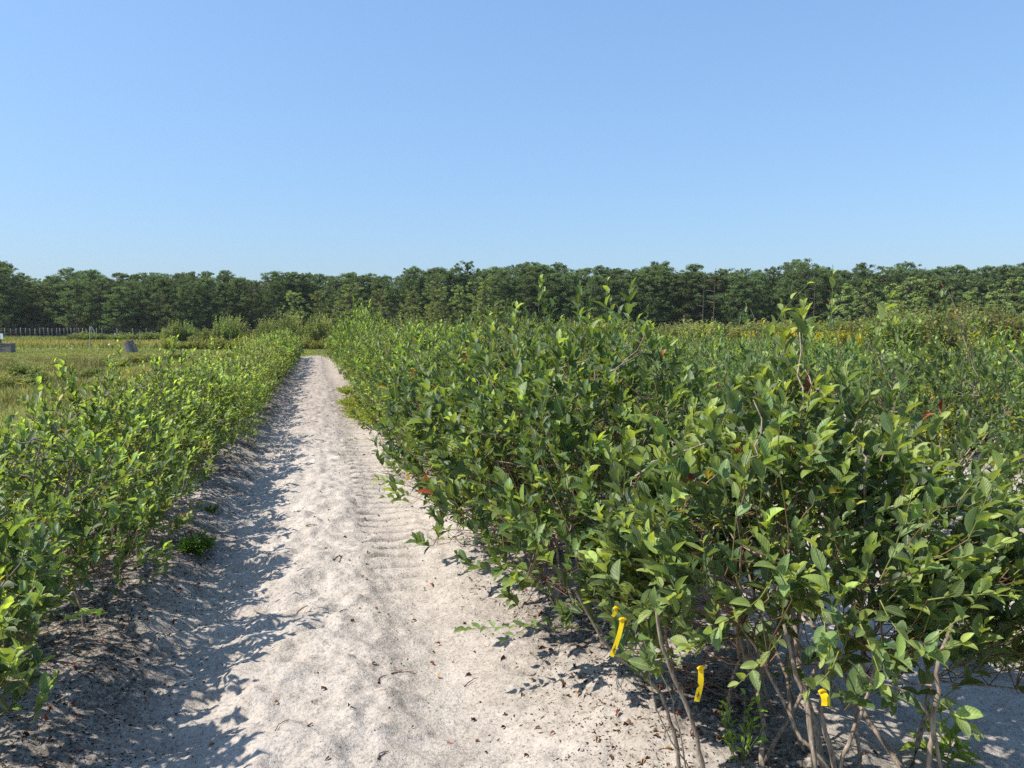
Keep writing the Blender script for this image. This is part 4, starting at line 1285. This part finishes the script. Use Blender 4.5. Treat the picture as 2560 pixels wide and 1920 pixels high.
# weathered tilted wooden stump in the meadow
g = at(329, 878, 53.5); g.z = float(field_h(g.x, g.y))
root = empty('stump', g, -YAW); root.rotation_euler = (0.05, -.27, -YAW)
tag(root, 'tilted weathered wooden stump standing alone in the meadow', 'stump')
n = 20
P = []
for zi, (z, sc) in enumerate([(-.12, 1.02), (.1, 1.0), (.4, .98), (.62, .97), (.80, .96)]):
    for k in range(n):
        a = k / n * 2 * math.pi
        rr_ = sc * (.36 + .03 * math.sin(5 * a + 1) + .035 * math.sin(9 * a))
        zt = z + (.06 * math.sin(3 * a) - .10 * math.cos(a) * (-1) if zi == 4 else 0)
        P.append([rr_ * math.cos(a), rr_ * .8 * math.sin(a), zt])
P = np.array(P)
q = np.array([[r0 * n + k, r0 * n + (k + 1) % n, (r0 + 1) * n + (k + 1) % n, (r0 + 1) * n + k] for r0 in range(4) for k in range(n)])
link('bark_side', make_mesh('bark_side', P, [q], M_OLD), root)
top = np.concatenate([P[-n:], [[0, 0, .76]]])
link('cut_top', make_mesh('cut_top', top, [np.array([[k, (k + 1) % n, n] for k in range(n)])], tint_material('cut wood', .9, noise=.3), col=np.tile((.12, .06, .045), (n + 1, 1))), root)
V, q = boxes([(.40, -.1, .22, .16, .2, .60)])
link('split_piece', make_mesh('split_piece', V, [q], M_OLD, smooth=False), root)

# ------------------------------------------------------------------ tall weeds and bushes at the end of the field
def weed_variant(seed, H=2.0, R=.9, n=90, col=(.145, .195, .070), stemcol=(.26, .20, .12), spread=.55):
    r = np.random.default_rng(seed)
    th = r.uniform(0, 6.28, n); rho = np.sqrt(r.uniform(0, 1, n)) * R
    T = np.stack([rho * np.cos(th), rho * np.sin(th), H * r.uniform(.45, 1.08, n) * (1 - .35 * (rho / R) ** 2)], -1)
    A = T * np.array([spread, spread, 0])
    mid = (A + T) / 2 + r.normal(0, .04, T.shape)
    K = 22
    t = np.linspace(.22, 1, K)[None, :, None]
    P = A[:, None] * (1 - t) ** 2 + mid[:, None] * 2 * t * (1 - t) + T[:, None] * t * t
    D = norm(r.normal(0, 1, (n, K, 3)) * np.array([1, 1, .4]) + np.array([0, 0, .7]))
    Nn = np.array([0, 0, 1.0]) + r.normal(0, .4, D.shape); Nn = norm(Nn - (Nn * D).sum(-1, keepdims=True) * D)
    m = n * K
    ln = r.uniform(.12, .24, m) * H / 2.2
    c = np.array(col) * np.repeat(r.uniform(.6, 1.5, (n, 1)), K, 0) * r.uniform(.75, 1.3, (m, 1))
    st = tube_mesh('stalks', [(bezier(A, mid, T, 4), np.full((n, 4), .007))], M_TWIG, 3, [stemcol])
    fo = merge_leaves('foliage', dict(P=P.reshape(-1, 3), D=D.reshape(-1, 3), N=Nn.reshape(-1, 3), len=ln, wid=ln * .5, col=c), T_FAR, M_LEAF_FAR)
    return st, fo, H


WEED = [weed_variant(700 + i) for i in range(4)]
WEEDY = [weed_variant(710 + i, 1.6, .9, 90, (.21, .24, .09), (.30, .24, .14)) for i in range(3)]
GOLD = [weed_variant(720 + i, 1.1, .42, 26, (.24, .27, .06), (.2, .2, .06)) for i in range(3)]
REDB = [weed_variant(730 + i, 1.9, 1.1, 110, (.15, .155, .07), (.2, .14, .10)) for i in range(2)]


def put_weed(var, px, depth, ytop, label, group, name='tall_weed', cat='weed', w=1.0):
    g = HEAD * depth + RIGHT * ((px - 1280) / F * depth)
    H = EYE + (822 - ytop) / F * depth
    root = empty(name, (g[0], g[1], float(field_h(g[0], g[1]))), random.uniform(0, 6.28))
    k = H / var[2]; root.scale = (w * k, w * k, k)
    tag(root, label, cat, group)
    link('stalks', var[0], root, 'stuff'); link('foliage', var[1], root, 'stuff')


x = 420
while x < 900:                                              # screen of tall weeds beyond the mown strip
    yt = 814 + tr_.uniform(-14, 14)
    for cx, cy, cw in ((455, 795, 26), (575, 783, 24), (690, 790, 40), (728, 775, 20), (795, 780, 24)):
        if abs(x - cx) < cw: yt = cy + tr_.uniform(0, 10)
    put_weed(tr_.choice(WEED if tr_.random() < .7 else WEEDY), x, tr_.uniform(61, 65), yt, 'tall leafy weed beyond the mown strip at the end of the path', 'tall weeds beyond the mown strip', w=tr_.uniform(.45, .75))
    x += tr_.uniform(8, 14)
x = 425
while x < 900:
    put_weed(tr_.choice(WEEDY), x, tr_.uniform(58.5, 60.5), 842 + tr_.uniform(-6, 8), 'low reddish stemmed weed at the front edge of the tall weeds', 'low weeds at the front of the tall weeds', w=1.3)
    x += tr_.uniform(18, 30)
for px, dp, yt in ((215, 100, 826), (195, 101, 829), (236, 99, 830), (262, 100, 832), (310, 101, 829), (345, 100, 831), (380, 98, 827), (415, 98, 826), (440, 96, 826), (290, 97, 835)):
    put_weed(tr_.choice(WEED), px, dp, yt, 'rounded green bush on the rise before the fence', 'green bushes before the fence', 'green_bush', 'bush', 2.4)
x = 860
while x < 1420:
    put_weed(tr_.choice(WEED), x, tr_.uniform(58, 75), 798 + tr_.uniform(-8, 14), 'green weed showing over the right row before the wood', 'weeds showing over the right row', w=1.1)
    x += tr_.uniform(22, 36)
x = 1420
while x < 2300:
    put_weed(tr_.choice(WEED + WEEDY), x, tr_.uniform(62, 98), 797 + tr_.uniform(-12, 16), 'far green weed before the wood beyond the right rows', 'far weeds before the wood', w=1.6)
    x += tr_.uniform(24, 40)
for i in range(26):                                         # scrub on the right side of the field
    px = 2180 + i * 26 + tr_.uniform(-10, 10)
    dp = tr_.uniform(30, 62)
    v = tr_.choice(REDB if tr_.random() < .3 else WEED)
    put_weed(v, px, dp, tr_.uniform(752, 800), 'scrubby bush beyond the rows on the right side of the field', 'scrub on the right side of the field', 'scrub_bush', 'bush', 1.0)
for px, dp, yt in ((2395, 9.5, 838), (2415, 9.8, 850), (2372, 9.3, 860), (2440, 9.9, 862), (2345, 9.4, 868)):
    put_weed(tr_.choice(GOLD), px, dp, yt, 'yellow flowering goldenrod standing between the right rows', 'goldenrod between the right rows', 'goldenrod', 'plant', .7)
for i in range(12):
    put_weed(tr_.choice(GOLD), 2240 + tr_.uniform(-200, 300), tr_.uniform(26, 48), 800 + tr_.uniform(-6, 14), 'goldenrod plant in the weeds behind the right rows', 'goldenrod behind the right rows', 'goldenrod', 'plant', 1.2)
# weed clumps in the meadow on the left
for i, (px, py, s_) in enumerate([(60, 945, 1.1), (110, 935, .9), (150, 930, 1.2), (25, 975, 1.2), (90, 965, 1.0), (260, 915, 1.2), (300, 920, 1.1), (345, 912, 1.3), (200, 950, .8), (380, 905, 1.2),
                                  (10, 930, 1.0), (330, 935, .8), (235, 940, .7), (425, 900, 1.2), (460, 898, 1.0)]):
    g = ground_at(px, py)
    root = empty('weed_clump', (g.x, g.y, float(field_h(g.x, g.y))), i * 1.3)
    v = WEEDY[i % 3] if i % 4 else WEED[i % 4]
    root.scale = (.5 * s_, .5 * s_, .24 * s_)
    tag(root, 'low clump of leafy weeds in the meadow beyond the left row', 'weed', 'weed clumps in the left meadow')
    link('stalks', v[0], root, 'stuff'); link('foliage', v[1], root, 'stuff')

# pale sand track before the fence, gravel patch by the stump
def patch(name, pix, mat, col=None):
    P = [ground_at(*p) for p in pix]
    V = np.array([[p.x, p.y, .09] for p in P])
    n = len(V)
    me = make_mesh(name, V, [np.arange(n)[None]], mat, col=np.tile(col or (0, 0, 0), (n, 1)))
    tag(link(name, me), kind='structure')


patch('sand_track', [(25, 851.5), (60, 852.5), (70, 850.5), (175, 845), (175, 843.5), (66, 847.5), (40, 849)], M_SAND)


# ------------------------------------------------------------------ air: thin summer haze over the whole field
hz_v, hz_q = boxes([(0, 1150, 15.0, 3240, 2940, 44.0)])
hm, hnt, hnd, hlk = new_mat('haze')
pv = N(hnt, 'ShaderNodeVolumePrincipled')
pv.inputs['Color'].default_value = (0.90, 0.95, 1.0, 1)
pv.inputs['Density'].default_value = 0.00014
pv.inputs['Anisotropy'].default_value = 0.2
ho = N(hnt, 'ShaderNodeOutputMaterial'); hlk.new(pv.outputs[0], ho.inputs['Volume'])
tag(link('haze', make_mesh('haze', hz_v, [hz_q], hm, smooth=False)), kind='stuff')
